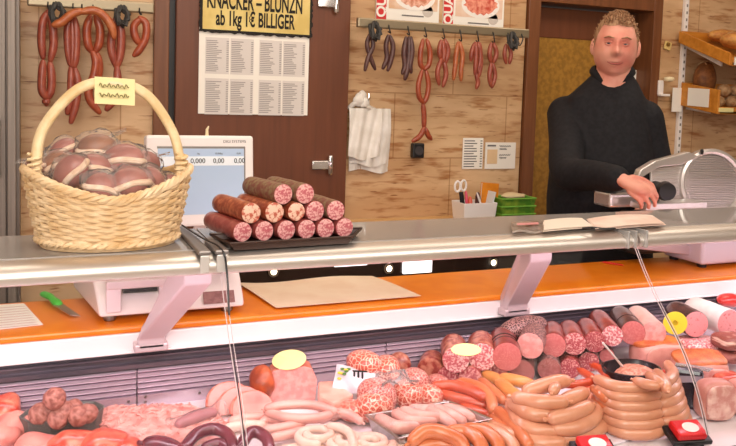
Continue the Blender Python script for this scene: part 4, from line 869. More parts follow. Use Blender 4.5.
# ================================================================= THE MEAT IN THE DISPLAY
D0 = DZ
lyo = mat('fine_pink_cut', 'bf6664', .35, c2='cd7e7c', scale=160, lo=.4, hi=.7)
lyo2 = mat('pale_pink_cut', 'dc8f8a', .35, c2='e8a8a2', scale=60)
mrb = mat('marbled_cut', 'ab4850', .35, c2='e0a8a2', scale=190, lo=.47, hi=.6)
mrb2 = mat('dark_marbled_cut', '9c3f46', .35, c2='d79a92', scale=240, lo=.5, hi=.64)
mrb3 = mat('light_marbled_cut', 'c4626a', .35, c2='efcac4', scale=170, lo=.45, hi=.6)
brn = mat('brownish_cut', '965550', .4, c2='b0706a', scale=130, lo=.4, hi=.7)
spk = mat('specked_pink_cut', 'df8f92', .35, c2='b8555c', scale=110, lo=.6, hi=.68)
cas_r = mat('red_casing', '742726', .3, c2='8c3a32', scale=30, coat=.3)
cas_d = mat('dark_casing', '3c2826', .35, c2='54332e', scale=30, coat=.3)
cas_p = mat('pale_casing', 'e3b6ac', .3, c2='dba59b', scale=20, coat=.3)
cas_w = mat('white_casing', 'efe2e0', .35, c2='e2cfce', scale=18)
cas_m = mat('mottled_casing', '8c342c', .35, c2='be7a64', scale=55, lo=.42, hi=.6, coat=.2)
cas_h = mat('grey_red_casing', '85605a', .4, c2='6b3f3a', scale=60)
net = mat('netted_casing', 'b58680', .45, c2='4e2c2c', scale=130, lo=.03, hi=.14, tex='edge', bump=.3)
mos = mat('mosaic_sausage', 'efc4b0', .35, c2='c2513f', scale=85, lo=.02, hi=.10, tex='edge', coat=.3)
mos2 = mat('fine_mosaic_sausage', 'e6b3a6', .35, c2='b5504a', scale=130, lo=.02, hi=.13, tex='edge', coat=.3)
def cr_(name, lab, fx, fy, z, r, ln, body, face, dx=None, dzz=0, **k):
    """roll lying in the case: cut face at pixel, height z of its axis"""
    f = at(fx, fy, z=z); d = V(dx+.98, 1, 0).normalized()
    ln = min(ln, (1.888-r*.55-f.y)/d.y); b = f+d*ln+V(0, 0, dzz); k['stub'] = 0
    if ln < .07: print('SHORT ROLL', lab, round(ln, 3), round(f.y, 3))
    return roll(name, lab, 'sausage', f, b, r, body, face, **k)
N_ = 'sausage_roll'
# lower row first, then the row resting on it
cr_(N_, 'brownish cut sausage end in the lower row beneath the netted roll', 522, 372.5, .788, .034, .10, cas_h, brn, -.3)
cr_(N_, 'mottled fatty cut end low beside the steel tray, furthest left of the lower row', 448, 377, .78, .029, .09, cas_m, mrb, -.3)
cr_(N_, 'marbled cut end in the lower row under the yellow card rolls', 470, 378.5, .784, .032, .10, cas_m, mrb, -.3)
cr_(N_, 'marbled cut end in the lower row left of the brownish end', 495.5, 376, .784, .032, .10, cas_m, mrb, -.3)
cr_(N_, 'smooth brown cut end in the lower row, left of two dark marbled ends', 549, 369.5, .786, .032, .10, net, brn, -.3)
cr_(N_, 'dark marbled salami end in the lower row below the upright salamis', 570, 368.5, .786, .029, .10, cas_r, mrb2, -.3)
cr_(N_, 'dark marbled salami end at the right of the lower row beside the black bowl', 589, 362, .79, .029, .10, cas_h, mrb2, -.3)
cr_(N_, 'small pink cut end between the lower row and the black bowl', 607, 356, .79, .022, .09, cas_r, lyo, -.3)
cr_(N_, 'rough dark red roll end at the left of the salami row', 430, 372, .785, .036, .08, cas_m, cas_m, -.3, stub=0)
cr_(N_, 'coarse cut sausage with a yellow card lying on it, left of the pair', 456, 360, .835, .036, .12, cas_m, mrb3, -.5)
cr_(N_, 'coarse cut sausage with a yellow card lying on it, right of the pair', 482, 357, .84, .038, .12, cas_m, mrb3, -.4)
cr_(N_, 'smooth reddish cut sausage beside the yellow card pair, with grey bands', 507, 357, .845, .039, .15, cas_r, lyo, -.45, ring=(.05, .075))
cr_(N_, 'cut pink sausage in a dark net on top of the row', 530, 346, .862, .036, .11, net, lyo2, -.1)
cr_(N_, 'smooth brick-pink cut sausage right of the netted one', 553.5, 345.5, .845, .035, .13, cas_r, lyo, -.3)
cr_(N_, 'red and white marbled salami between smooth pink and dark salami', 574.5, 344, .848, .033, .13, cas_r, mrb, -.4)
cr_(N_, 'dark finely marbled salami near the middle of the upper row', 595, 342, .85, .031, .14, cas_r, mrb2, -.45)
cr_(N_, 'pale marbled salami standing higher with reddish casing', 612.5, 336, .86, .031, .17, cas_r, mrb3, -.5)
cr_(N_, 'pink sausage with dark green-black casing in the upper row', 633, 333, .86, .036, .17, cas_d, lyo, -.45, ring=(.06,))
cr_(N_, 'pale skinless pink sausage right of the dark cased one', 654, 333, .862, .036, .17, cas_p, lyo2, -.5)
cr_(N_, 'pink specked sausage in near-black casing behind the yellow ring', 696, 324.5, .868, .040, .12, cas_d, spk, -.7)
cr_(N_, 'pale specked sausage in white casing at the right end of the upper row', 729, 323, .868, .042, .15, cas_w, spk, -.9)
f = at(729, 300, z=.885); 
tag(MB().ball(f, (.05, .03, .022), 18, 10, jit=.15).build('red_sausage_piece', mat('bright_red_skin', 'c92f2c', .3, coat=.3), org=f), 'bright red piece behind the white sausage at the far right', 'sausage')
# netted ham behind, dry roll on the left
f, b = at(519, 337, z=.87), at(549, 331, z=.868)
t = thing('netted_ham', 'netted dark ham roll lying behind the cut pink sausage', 'ham', f.lerp(b, .5)-V(0, 0, .03))
MB().tube([f+V(0, .05, 0), f.lerp(b, .3)+V(0, .05, .004), f.lerp(b, .7)+V(0, .05, .004), b+V(0, .05, 0)], [.028, .033, .033, .028], 20).build('ham_body', net, t)
f = at(401, 362, z=.80)
cr_(N_, 'rough dry red roll set apart at the left, against the louvres', 401, 363, .79, .032, .08, cas_m, cas_m, .3, stub=0)
# yellow card
yellow = mat('lemon_card', 'eadf98', .5)
def oval_card(px, py, rx, ry, z, lab, m, ez=0):
    c = at(px, py, z=z); h = V(1, .0, .0)
    M = Matrix.Translation(c) @ Matrix.Rotation(-.25, 4, 'Z') @ Matrix.Rotation(math.radians(28), 4, 'X')
    MBc = MB().lathe([(.001, 0), (.97, 0), (1, .0012), (.97, .0024), (.001, .0024)], (0, 0, 0), 28, M=M @ Matrix.Diagonal((rx, ry, 1, 1)))
    return tag(MBc.build('price_card', m, org=c), lab, 'card')
oval_card(466, 350, .039, .021, .885, 'blank yellow oval card lying on the pair of coarse sausages', yellow)
c = at(675, 323, z=.872); MR = Matrix.Translation(c) @ Matrix.Rotation(math.radians(-30), 4, 'Z') @ Matrix.Rotation(PI/2, 4, 'X')
tag(MB().lathe([(.009, 0), (.034, 0), (.035, .002), (.034, .004), (.009, .004), (.008, .002), (.009, 0)], (0, 0, 0), 28, M=MR).build('yellow_ring', mat('egg_yellow', 'e8cf3c', .4), org=c), 'yellow ring disc with a hole leaning on the near-black sausage', 'tag')
p = at(673, 346, z=.80)
tag(MB().tube([p+V(-.02, .01, 0), p+V(.03, 0, .005)], [.017, .014], 10).build('blue_wrapper', mat('blue_film', '3c4a8c', .3, coat=.4), org=p), 'small blue wrapped piece lying below the yellow ring disc', 'package')
# ---------------- sausages
pal = mat('pale_wiener', 'd8997a', .3, c2='c98665', scale=25, lo=.35, hi=.7, coat=.35)
orr = mat('orange_wiener', 'd27a50', .3, c2='c4683e', scale=25, coat=.35)
rdo = mat('red_orange_wiener', 'c4563a', .3, c2='b94326', scale=25, coat=.35)
ylo = mat('golden_wiener', 'd8934f', .3, c2='ca8042', scale=25, coat=.35)
wht = mat('white_sausage', 'e2c3b4', .35, c2='d6ab9c', scale=35, lo=.4, hi=.7, coat=.2)
whp = mat('rosy_white_sausage', 'dfa79c', .35, c2='d49288', scale=30, coat=.2)
blo = mat('blood_sausage', '5c2230', .25, c2='74303c', scale=25, coat=.4)
def link(lab, path, r, m, grp=None, name='sausage_link', nub=1, n=6):
    P = [at(q[0], q[1], z=q[2]) for q in path]; S_ = spline(P, n); k = len(S_)-1
    rs = [r*(1-.12*abs(2*i/k-1)**4) for i in range(k+1)]; mb = MB().tube(S_, rs, 12)
    if nub:
        for a, b in ((S_[0], S_[1]), (S_[-1], S_[-2])):
            d = (a-b).normalized(); mb.tube([a+d*r*.8, a+d*r*1.25], [r*.22, r*.3], 6)
    return tag(mb.build(name, m, org=S_[k//2]-V(0, 0, r)), lab, 'sausage', grp)
# big pale wieners in the middle
pw = .0178
for lab, P in (
 ('pale plump sausage at the bottom of the middle heap, front left', [(488, 426, .77), (512, 436, .77), (542, 443, .77), (560, 443, .77)]),
 ('pale plump sausage at the bottom of the middle heap, front right', [(555, 440, .77), (585, 436, .77), (603, 424, .77), (607, 408, .77)]),
 ('pale bent sausage with its belly low at the left of the middle heap', [(511, 407, .80), (519, 422, .795), (534, 430, .79), (553, 431, .79)]),
 ('large pale sausage curving up around the right side of the middle heap', [(556, 429, .795), (576, 428, .795), (593, 418, .80), (596, 403, .805), (588, 394, .81)]),
 ('pale sausage left of centre on the middle heap, above the bent one', [(513, 404, .822), (530, 413, .822), (552, 416, .818)]),
 ('pale sausage right of centre on the middle heap, over the curving one', [(553, 418, .82), (572, 414, .822), (588, 407, .825)]),
 ('long pale sausage lying straight across the top of the middle heap', [(518, 398, .845), (540, 402, .847), (562, 402, .847)]),
 ('short pale sausage at the top right of the middle heap', [(564, 401, .842), (576, 396, .842), (583, 393, .838)]),
 ('pinkish sausage slanting up at the very top of the middle heap', [(528, 391, .855), (543, 386, .862), (557, 382, .865), (565, 381, .865)]),
 ('pale round sausage tip pointing at the viewer on the middle heap', [(556, 386, .87), (553, 391, .868)])):
    link(lab, P, pw if 'tip' not in lab else .013, pal)
for lab, P in (
 ('orange sausage at the left foot of the middle heap, furthest left', [(490, 405, .775), (497, 420, .772), (510, 436, .77)]),
 ('orange sausage at the left foot of the middle heap, second', [(499, 412, .79), (512, 424, .785), (528, 444, .775)]),
 ('golden sausage beneath the pinkish top one of the middle heap', [(500, 384, .80), (512, 393, .80), (524, 400, .80)]),
 ('golden sausage sloping down left behind the middle heap', [(486, 375, .79), (498, 380, .79), (510, 390, .79)]),
 ('golden sausage lying behind the heap near the brownish cut end', [(504, 378, .80), (518, 381, .803), (530, 384, .80)])):
    link(lab, P, .0158, ylo if 'golden' in lab else orr)
for lab, P in (
 ('thin red sausage pointing right behind the middle heap, upper', [(562, 384, .815), (580, 384, .815), (594, 381, .812)]),
 ('thin red sausage pointing right behind the middle heap, lower', [(572, 393, .80), (586, 391, .80), (598, 387, .80)]),
 ('thin red sausage crossing diagonally beside the black bowl', [(581, 371, .825), (589, 376, .823), (597, 381, .82)]),
 ('small bent red sausage nearest the black bowl', [(594, 366, .83), (602, 370, .83), (607, 378, .825), (603, 385, .82)])):
    link(lab, P, .011, rdo)
for lab, P, r, m in (
 ('red-orange sausage on top of the fan behind the steel tray', [(436, 386, .80), (455, 386, .805), (472, 391, .805), (483, 397, .80)], .0145, rdo),
 ('red-orange sausage under the top one, left end at the mosaic sausages', [(443, 394, .785), (460, 399, .785), (484, 405, .78)], .0135, rdo),
 ('red-orange sausage with a strongly curved tail beside the steel tray', [(462, 382, .80), (480, 388, .805), (490, 398, .80), (493, 409, .79)], .0145, orr),
 ('orange sausage running to the lower right in the fan', [(482, 382, .79), (492, 391, .79), (503, 400, .785)], .0145, orr),
 ('short red-orange end poking out under the fan at the tray corner', [(463, 407, .772), (476, 411, .772), (488, 415, .77)], .012, rdo),
 ('front orange sausage arching at the left of the bottom edge row', [(413, 440, .785), (424, 432, .795), (440, 432, .795), (458, 440, .785), (465, 450, .77)], .0165, orr),
 ('second arching orange sausage of the bottom edge row', [(452, 431, .79), (466, 432, .79), (478, 440, .785), (484, 452, .77)], .0158, orr),
 ('third arching orange sausage of the bottom edge row', [(468, 429, .785), (485, 432, .787), (496, 441, .78), (501, 453, .765)], .0155, orr),
 ('fourth arching sausage of the bottom edge row, paler', [(484, 428, .78), (499, 433, .782), (511, 443, .775), (516, 454, .765)], .0155, pal),
 ('orange sausage lowest at the bottom edge, in front of the arching ones', [(420, 447, .765), (440, 444, .768), (462, 449, .765)], .0155, orr)):
    link(lab, P, r, m)
# tiers of wieners on the right
tiers = ['topmost', 'second', 'third', 'fourth', 'fifth', 'lowest']
for i in range(6):
    z = .868-i*.0195; y0 = 384+i*9.2; xl = 598+i*1.5; xm = 659+i*1.0
    link('left half of the %s tier in the stacked wieners below the black bowl' % tiers[i] if i else 'left half of the topmost tier in the stacked wieners, touching the bowl', [(xl, y0-4.5, z), (xl+18, y0+2.5, z), (xl+40, y0+4, z), (xm-4, y0+1.5, z)], .0145, pal)
    xr_ = 672+i*2.7
    link('right half of the %s tier in the stacked wieners, bending back' % tiers[i], [(xm+2, y0+.5, z), (xr_-5, y0-2.5, z), (xr_+1, y0-10, z), (xr_-4, y0-19, z)], .0145, pal)
link('wiener laid upright over the stack, its tip beside the bowl', [(657, 373, .885), (663, 380, .888), (667, 389, .885)], .0132, pal)
link('short wiener tip leaning on the bowl, left of the upright one', [(637, 381, .885), (646, 384, .886), (656, 386, .886)], .0118, pal)
link('short wiener tip leaning on the bowl, nearest the upright one', [(649, 375, .892), (656, 380, .893), (661, 384, .89)], .0118, pal)
for i in range(4):
    link(['orange wiener bundle end beside the tiers, topmost', 'orange wiener bundle end beside the tiers, second down', 'orange wiener bundle end beside the tiers, third down', 'orange wiener bundle end beside the tiers, lowest'][i], [(594+i*1.5, 389+i*9, .84-i*.022), (600+i*1.5, 394+i*9, .84-i*.022), (606+i*1.5, 399+i*9, .835-i*.022)], .0125, orr, nub=0)
# black bowl with spread
c = at(631, 371, z=.835); bw = thing('black_bowl', 'black oval bowl of sausage spread standing behind the wiener tiers', 'bowl', V(c.x, c.y, D0+.012))
MB().lathe([(.05, .002), (.062, .01), (.076, .07), (.08, .085), (.074, .086), (.07, .07), (.05, .05), (.001, .05)], (c.x, c.y, D0+.01), 32, ey=.8).build('bowl_body', mat('black_melamine', '221c20', .3), bw)
sp = at(639, 366, z=.835)
tag(MB().ball((c.x+.015, c.y, .828), (.055, .042, .016), 24, 10, jit=.2, js=60).build('meat_spread', mat('pinkish_spread', 'd79a82', .5, c2='b56a52', scale=120, lo=.4, hi=.6, bump=.4), org=(c.x, c.y, .82)), 'pinkish minced spread filling the black oval bowl', 'spread', kind='stuff')
a, b = at(603, 343, y=c.y+.0), at(622, 366, z=.842)
tag(MB().tube([a, a.lerp(b, .5), b], [.003, .0025, .0035], 8).build('spoon', white, org=b), 'thin white spoon handle leaning out of the black bowl', 'spoon')
# price clips
for (px, py), lab in (((595, 446), 'red price clip with white oval face at the bottom edge of the case'), ((688, 430), 'red price clip with white oval face on black stand, right of the wieners')):
    c = at(px, py, z=.788); t = thing('price_clip', lab, 'price tag', V(c.x, c.y, D0))
    M = Matrix.Translation(c) @ Matrix.Rotation(math.radians(-12), 4, 'Z') @ Matrix.Rotation(math.radians(20), 4, 'X')
    MB().box((-.045, -.026, -.024), (.052, .03, -.012), M).build('clip_base', black, t, smooth=False, bevel=.003)
    MB().box((-.034, -.022, -.012), (.037, .026, .006), M).build('red_plate', mat('clip_red', 'd81f24', .3), t, smooth=False, bevel=.004)
    MB().lathe([(.001, 0), (.019, 0), (.02, .0015), (.001, .002)], (0, 0, 0), 24, M=M @ Matrix.Translation((.004, 0, .006)) @ Matrix.Diagonal((1, .75, 1, 1))).build('white_oval', white, t)
    MB().box((-.02, -.02, D0-c.z), (.03, .02, -.026), Matrix.Translation(c)).build('clip_stand', black, t, smooth=False)
# steel tray of white sausages
Q = [at(*q, z=.79) for q in ((367, 416), (399, 439), (490, 420), (449, 402.5))]
t = thing('steel_tray', 'steel tray of white sausages standing between mosaic sausages and wieners', 'tray', (sum(Q, V(0, 0, 0))/4).xy.to_3d()+V(0, 0, D0))
cc = sum(Q, V(0, 0, 0))/4
def sh(f, z): return [V(*(q+(cc-q)*f).xy, z) for q in Q]
MB().loft([sh(.1, D0+.002), sh(.0, .79), sh(-.05, .791), sh(-.05, .794), sh(.03, .793), sh(.12, D0+.006)]).build('tray_body', steel, t, smooth=False, bevel=.003)
for lab, P in (
 ('thick white sausage along the front edge of the steel tray', [(380, 419, .782), (396, 427, .785), (415, 426, .782)]),
 ('white sausage second from the front corner in the steel tray', [(396, 414, .788), (410, 421, .79), (432, 421, .786)]),
 ('white sausage in the middle of the steel tray, curved', [(404, 411, .795), (420, 416, .796), (438, 417, .79)]),
 ('white sausage lying slantwise in the right half of the steel tray', [(430, 411, .79), (440, 416, .79), (452, 424, .784)]),
 ('white sausage parallel to the slanting one in the steel tray', [(438, 409, .79), (450, 414, .79), (462, 421, .784)]),
 ('white sausage nearest the right corner of the steel tray', [(447, 408, .788), (460, 412, .788), (471, 418, .783)]),
 ('short white sausage at the back of the steel tray', [(413, 409, .783), (424, 410, .785), (433, 409, .783)])):
    link(lab, P, .0138 if 'thick' not in lab else .0155, whp)
# coils of pale raw sausage
def coil(px, py, z, r0, turns, r, lab, m=wht, tail=None, sq=1.0):
    c = at(px, py, z=z); n = int(20*turns)
    P = [c+V((r0+r*1.9*i/20)*math.cos(2*PI*i/20+px), (r0+r*1.9*i/20)*sq*math.sin(2*PI*i/20+px), -.0035*i/20) for i in range(n+1)]
    return tag(MB().tube(P, r, 10).build('sausage_coil', m, org=c-V(0, 0, r)), lab, 'sausage')
link('long rosy white sausage lying highest beside the pink loaf', [(268, 408, .80), (286, 405, .805), (312, 405, .805), (334, 411, .80)], .0105, whp)
link('rosy white sausage just below the highest one', [(269, 413, .79), (290, 418, .793), (318, 418, .793), (336, 412, .792)], .011, whp)
link('rosy white sausage bending down at the right of the pale heap', [(322, 420, .78), (336, 413, .785), (350, 415, .785), (360, 421, .78)], .0105, whp)
link('rosy white sausage low at the left of the pale heap', [(266, 430, .775), (284, 427, .78), (302, 424, .78)], .0105, whp)
link('rosy white sausage lowest left, touching the dark sausages', [(272, 438, .77), (290, 434, .772), (306, 430, .77)], .0105, whp)
link('rosy white sausage at the left foot of the heap, short', [(262, 423, .77), (268, 419, .775), (278, 421, .775)], .0105, whp)
coil(317, 434, .79, .022, 1.25, .0098, 'coiled pale sausage with an open ring, front of the pale heap', sq=.85)
coil(348, 440, .785, .02, 1.2, .0098, 'second coiled pale sausage between the open ring and the smooth coil', sq=.85)
coil(371, 441, .785, .012, 1.9, .0098, 'tight smooth coil of white sausage right of the pale heap')
link('pale sausage strand looping between the two coils', [(330, 426, .80), (341, 428, .802), (350, 434, .80), (354, 446, .79)], .0098, wht)
link('pale sausage strand along the bottom edge under the open ring', [(284, 449, .768), (306, 447, .77), (328, 449, .768)], .0098, wht)
link('pale sausage end between the ham slices and the dark sausages, upper', [(232, 421, .768), (246, 418, .772), (262, 417, .772)], .0115, whp)
link('pale sausage end between the ham slices and the dark sausages, lower', [(228, 428, .766), (244, 425, .768), (262, 425, .768)], .0115, wht)
link('pale sausage strand low in front of the steel tray corner', [(378, 449, .766), (392, 445, .768), (404, 449, .766)], .0105, wht)
# dark sausages at the bottom
link('dark blood sausage arching left of the wrapped wiener, at the bottom edge', [(184, 448, .775), (197, 434, .785), (214, 429, .787), (228, 435, .782), (234, 449, .77)], .0135, blo)
link('dark blood sausage arching at the right, next to the pale heap', [(241, 446, .775), (248, 435, .785), (256, 432, .787), (266, 438, .782), (270, 450, .77)], .0135, blo)
link('plump dark sausage with a round end, leftmost of the dark ones', [(150, 444, .785), (164, 446, .785), (178, 452, .78)], .0195, blo)
link('dark sausage lying under the left arching one', [(206, 447, .765), (222, 444, .768), (244, 452, .765)], .0125, blo)
f, b = at(180, 424, z=.785), at(212, 413, z=.785)
t = thing('wrapped_sausage', 'reddish sausage in clear film lying above the dark blood sausages', 'sausage', f.lerp(b, .5)-V(0, 0, .015))
MB().tube([f, f.lerp(b, .5)+V(0, 0, .003), b], [.013, .0145, .013], 14).build('sausage', mat('rosy_sausage', 'a3525a', .3, c2='8f434c', scale=30), t)
MB().tube([f+(f-b)*.3, f+(f-b)*.05, f.lerp(b, .5), b+(b-f)*.05, b+(b-f)*.35], [.022, .016, .019, .016, .024], 12, cap=None).build('wrapper', film, t)
# meat balls in a grey tub
c = at(62.5, 413, z=.81); gt = thing('grey_tub', 'dark grey oval tub heaped with meat balls at the left end', 'tub', V(c.x, c.y, D0))
MB().lathe([(.06, .002), (.078, .006), (.086, .062), (.089, .064), (.084, .066), (.078, .06), (.07, .03), (.001, .03)], (c.x, c.y, D0), 10, ey=.62).build('tub_body', mat('dark_grey_tub', '55524f', .4), gt, smooth=False, bevel=.003)
mbm = mat('meat_ball', '84483e', .55, c2='b5776a', scale=110, lo=.4, hi=.62, bump=.6)
for px, py, z, r, lab in ((40, 414, .825, .0235, 'meat ball at the left end of the grey tub'), (50, 411, .83, .021, 'meat ball left of centre in the grey tub, behind'), (58, 419, .82, .022, 'meat ball lowest at the front of the grey tub'), (63, 411.5, .832, .0225, 'meat ball in the centre of the grey tub below the topmost'), (74, 409, .828, .021, 'meat ball at the back right of the grey tub'), (78, 416, .822, .0225, 'meat ball at the front right of the grey tub'), (88, 413.5, .822, .021, 'meat ball at the right end of the grey tub'), (54.5, 398.5, .865, .0235, 'meat ball sitting topmost on the heap in the tub')):
    q = at(px, py, z=z); tag(MB().ball(q, r, 18, 12, jit=.12, js=70).build('meat_ball', mbm, org=q-V(0, 0, r)), lab, 'meat ball')
# shredded sausage salad
mb = MB(); random.seed(11)
Sg = [at(*q, z=.76) for q in ((90, 426), (150, 448), (222, 428), (190, 411), (102, 413))]
cS = sum(Sg, V(0, 0, 0))/5
mb.loft([[cS+(q-cS)*k+V(0, 0, z) for q in spline(Sg+[Sg[0]], 6)[:-1]] for k, z in ((1.1, -.008), (1.0, .012), (.7, .022), (.3, .028), (.01, .03))])
for i in range(900):
    a, b = random.random(), random.random(); k = random.randrange(5); q = cS+(Sg[k].lerp(Sg[(k+1) % 5], a)-cS)*math.sqrt(b)
    h = .027-.017*math.sqrt(b)+random.uniform(0, .006); an = random.uniform(0, PI); d = V(math.cos(an), math.sin(an), random.uniform(-.3, .5))*random.uniform(.005, .011)
    mb.tube([q-d+V(0, 0, h), q+V(0, 0, h+.002), q+d+V(0, 0, h)], random.uniform(.0018, .003), 5)
tag(mb.build('shredded_sausage', mat('shredded_pink', 'e2a8a0', .4, c2='c97870', scale=50, lo=.35, hi=.65), org=cS), 'heap of finely shredded pink sausage beside the grey tub', 'meat', kind='stuff')
# red cooked hams at the left
hr = mat('orange_red_ham', 'c0402f', .3, c2='dd8268', scale=30, lo=.42, hi=.66, coat=.4, warp=1)
hp_ = mat('pink_ham_slice', 'da8a80', .35, c2='c86e66', scale=25, coat=.2); hrim = mat('red_ham_rim', 'c8604e', .4, c2='d98878', scale=50)
for px, py, z, r, lab in ((2, 413, .80, (.04, .05, .045), 'orange-red cooked ham lump at the far left edge'), (14, 428, .78, (.045, .045, .032), 'paler ham lump in front of the far left one'), (3, 438, .775, (.035, .04, .028), 'small pinkish ham lump at the lower left corner'), (72, 447, .775, (.048, .036, .028), 'orange-red ham lump in front of the grey tub'), (102, 444, .78, (.05, .038, .03), 'brightest red ham lump, right of the tub front'), (36, 449, .77, (.05, .036, .024), 'pink ham lump at the bottom edge left of the tub front'), (128, 450, .765, (.03, .03, .02), 'small pale ham lump at the bottom edge beside the red one')):
    q = at(px, py, z=z); tag(MB().ball(q, r, 24, 14, jit=.28, js=28).build('ham_lump', hr if 'red' in lab else hp_, org=q-V(0, 0, r[2])), lab, 'ham')
# fan of three ham slices
for i, (px, py, w, h) in enumerate(((232, 399, .056, .05), (244, 405, .058, .047), (255, 410, .052, .045))):
    c = at(px, py, y=1.80-.028*i); c.z = D0+.002; t = thing('ham_slice', ['thick ham slice at the back left of the leaning fan', 'middle ham slice of the leaning fan of three', 'front ham slice of the leaning fan, nearest the pink loaf'][i], 'ham', c)
    M = Matrix.Translation(c) @ Matrix.Rotation(.12, 4, 'Z') @ Matrix.Rotation(math.radians(-38), 4, 'X')
    pf = [M @ V(w*math.cos(a), 0, .002+1.25*h*max(0, math.sin(a))**.75) for a in [PI*k/18 for k in range(19)]]
    MB().prism(pf, (M.to_3x3() @ V(0, .014, 0))).build('slice', hp_, t, smooth=False)
    MB().tube([p_+M.to_3x3() @ V(0, .008, 0) for p_ in pf[1:-1]], .0048, 8, flat=1).build('red_rim', hrim, t)
# pink loaf with yellow card
c = at(293, 403, z=D0+.001)
t = thing('pink_loaf', 'upright cut pink meat loaf with a yellow card on top', 'meat loaf', c+V(0, 0, 0))
M = Matrix.Translation(c+V(0, .012, 0)) @ Matrix.Rotation(-.18, 4, 'Z')
pf = [M @ V(x, 0, z) for x, z in ((-.056, .0), (.06, .0), (.064, .05), (.05, .082), (.03, .088), (-.03, .084), (-.05, .078), (-.058, .06))]
MB().prism(pf, M.to_3x3() @ V(0, .06, 0)).build('loaf_body', mat('rosy_crust', 'd9806c', .35, c2='c9684f', scale=30), t, smooth=False, bevel=.008)
MB().prism([M @ V(x*.985, -.0015, z*.985+.001) for x, z in ((-.056, .0), (.06, .0), (.064, .05), (.05, .082), (.03, .088), (-.03, .084), (-.05, .078), (-.058, .06))], M.to_3x3() @ V(0, .003, 0)).build('cut_face', lyo2, t, smooth=False)
cc_ = M @ V(-.006, .02, .099)
MY = Matrix.Translation(cc_) @ Matrix.Rotation(-.2, 4, 'Z') @ Matrix.Rotation(math.radians(32), 4, 'X') @ Matrix.Rotation(math.radians(-8), 4, 'Y')
tag(MB().lathe([(.001, 0), (.97, 0), (1, .001), (.97, .002), (.001, .002)], (0, 0, 0), 28, M=MY @ Matrix.Diagonal((.043, .031, 1, 1))).build('price_card', yellow, org=cc_), 'blank yellow oval card resting on the upright pink loaf', 'card')
q = at(262, 388, y=1.83); q.z = .80
tag(MB().ball(q, (.03, .04, .045), 20, 12, jit=.2, js=30).build('ham_lump', mat('rust_ham', 'c05a34', .35, c2='8a3a22', scale=30), org=q-V(0, 0, .045)), 'rust-brown ham piece squeezed against the left of the pink loaf', 'ham')
# pale block
c = at(334, 395, z=.785)
t = thing('pale_block', 'pale pink slab of meat lying right of the upright loaf', 'meat', V(c.x, c.y, D0))
P = [at(*q, z=.80) for q in ((318, 381), (334, 380), (354, 394), (334, 403), (319, 396))]
MB().prism([V(p_.x, p_.y, D0+.002) for p_ in P], (0, 0, .048)).build('slab', mat('pale_pink_meat', 'e6ae9e', .35, c2='db98 88'.replace(' ', ''), scale=30), t, smooth=False, bevel=.006)
# mosaic pressed sausages
def press(px, py, z, r, lab, m, rz=0):
    q = at(px, py, z=z); M = Matrix.Rotation(rz, 4, 'Z')
    return tag(MB().ball(q, r, 26, 14, M=M, jit=.05, js=20, p=.85).build('pressed_sausage', m, org=q-V(0, 0, r[2])), lab, 'sausage')
press(377, 397, .795, (.044, .05, .043), 'large round mosaic sausage in the middle of the mosaic heap', mos2, .2)
press(364, 363, .84, (.04, .05, .03), 'mosaic sausage highest at the back, above the white package', mos, .3)
press(387, 368, .825, (.033, .05, .03), 'mosaic sausage right of the highest one, under loose film', mos, -.3)
press(374, 407, .785, (.048, .036, .034), 'mosaic sausage low at the front, beside the steel tray corner', mos, 0)
press(352, 411, .775, (.03, .034, .024), 'small mosaic sausage between the pale heap and the steel tray', mos, .5)
press(408, 394, .785, (.038, .042, .032), 'mosaic sausage behind the middle of the steel tray', mos, -.2)
press(430, 396, .78, (.028, .036, .027), 'mosaic sausage behind the right half of the steel tray', mos, .4)
press(415, 380, .79, (.032, .04, .03), 'reddish fine mosaic piece below the dry red roll', mos2, .2)
press(438, 383, .77, (.026, .034, .02), 'small reddish mosaic piece next to the red-orange fan', mos2, .1)
# white printed package
q = at(354, 380, z=.815)
t = thing('printed_package', 'white plastic package with yellow, green and black print', 'package', q-V(0, 0, .03))
MP = Matrix.Translation(q) @ Matrix.Rotation(-.55, 4, 'Z') @ Matrix.Rotation(math.radians(38), 4, 'X')
MB().sheet(lambda u, v: MP @ V(-.05+.1*u, -.036+.075*v, .016*math.sin(PI*u)*math.sin(PI*v)+.003*math.sin(u*11+v*7)), 14, 10, .012).build('pouch', mat('white_film', 'd6ced4', .25, c2='c6bcc8', scale=25), t)
def on(u, v, h=.0016): return MP @ V(-.05+.1*u, -.036+.075*v, .016*math.sin(PI*u)*math.sin(PI*v)+.003*math.sin(u*11+v*7)+h)
for nm, m_, sp_ in (('yellow_mark', mat('print_yellow', 'e6c23a', .4), ((.14, .45), (.2, .6), (.28, .72), (.12, .66))), ('green_mark', mat('print_green', '4f7a34', .4), ((.26, .56), (.34, .78), (.18, .78), (.3, .66)))):
    mb = MB()
    for u, v in sp_: mb.ball(on(u, v), (.006, .006, .0025), 10, 6)
    mb.build(nm, m_, t)
mb = MB()
for u in (.5, .6, .7): mb.tube([on(u, .66), on(u+.02, .5)], .0028, 6)
mb.tube([on(.46, .72), on(.8, .74)], .002, 6); mb.build('black_mark', inkb, t)
# loose film over the mosaic sausages
q = at(394, 378, z=.845)
tag(MB().sheet(lambda u, v: q+V(-.05+.1*u, -.045+.08*v, .012*math.sin(u*7+1)*math.cos(v*6)+.02*math.sin(PI*u)-.01), 16, 12, .0006).build('loose_film', film, org=q), 'crumpled clear film lying loosely over the mosaic sausages', 'film')
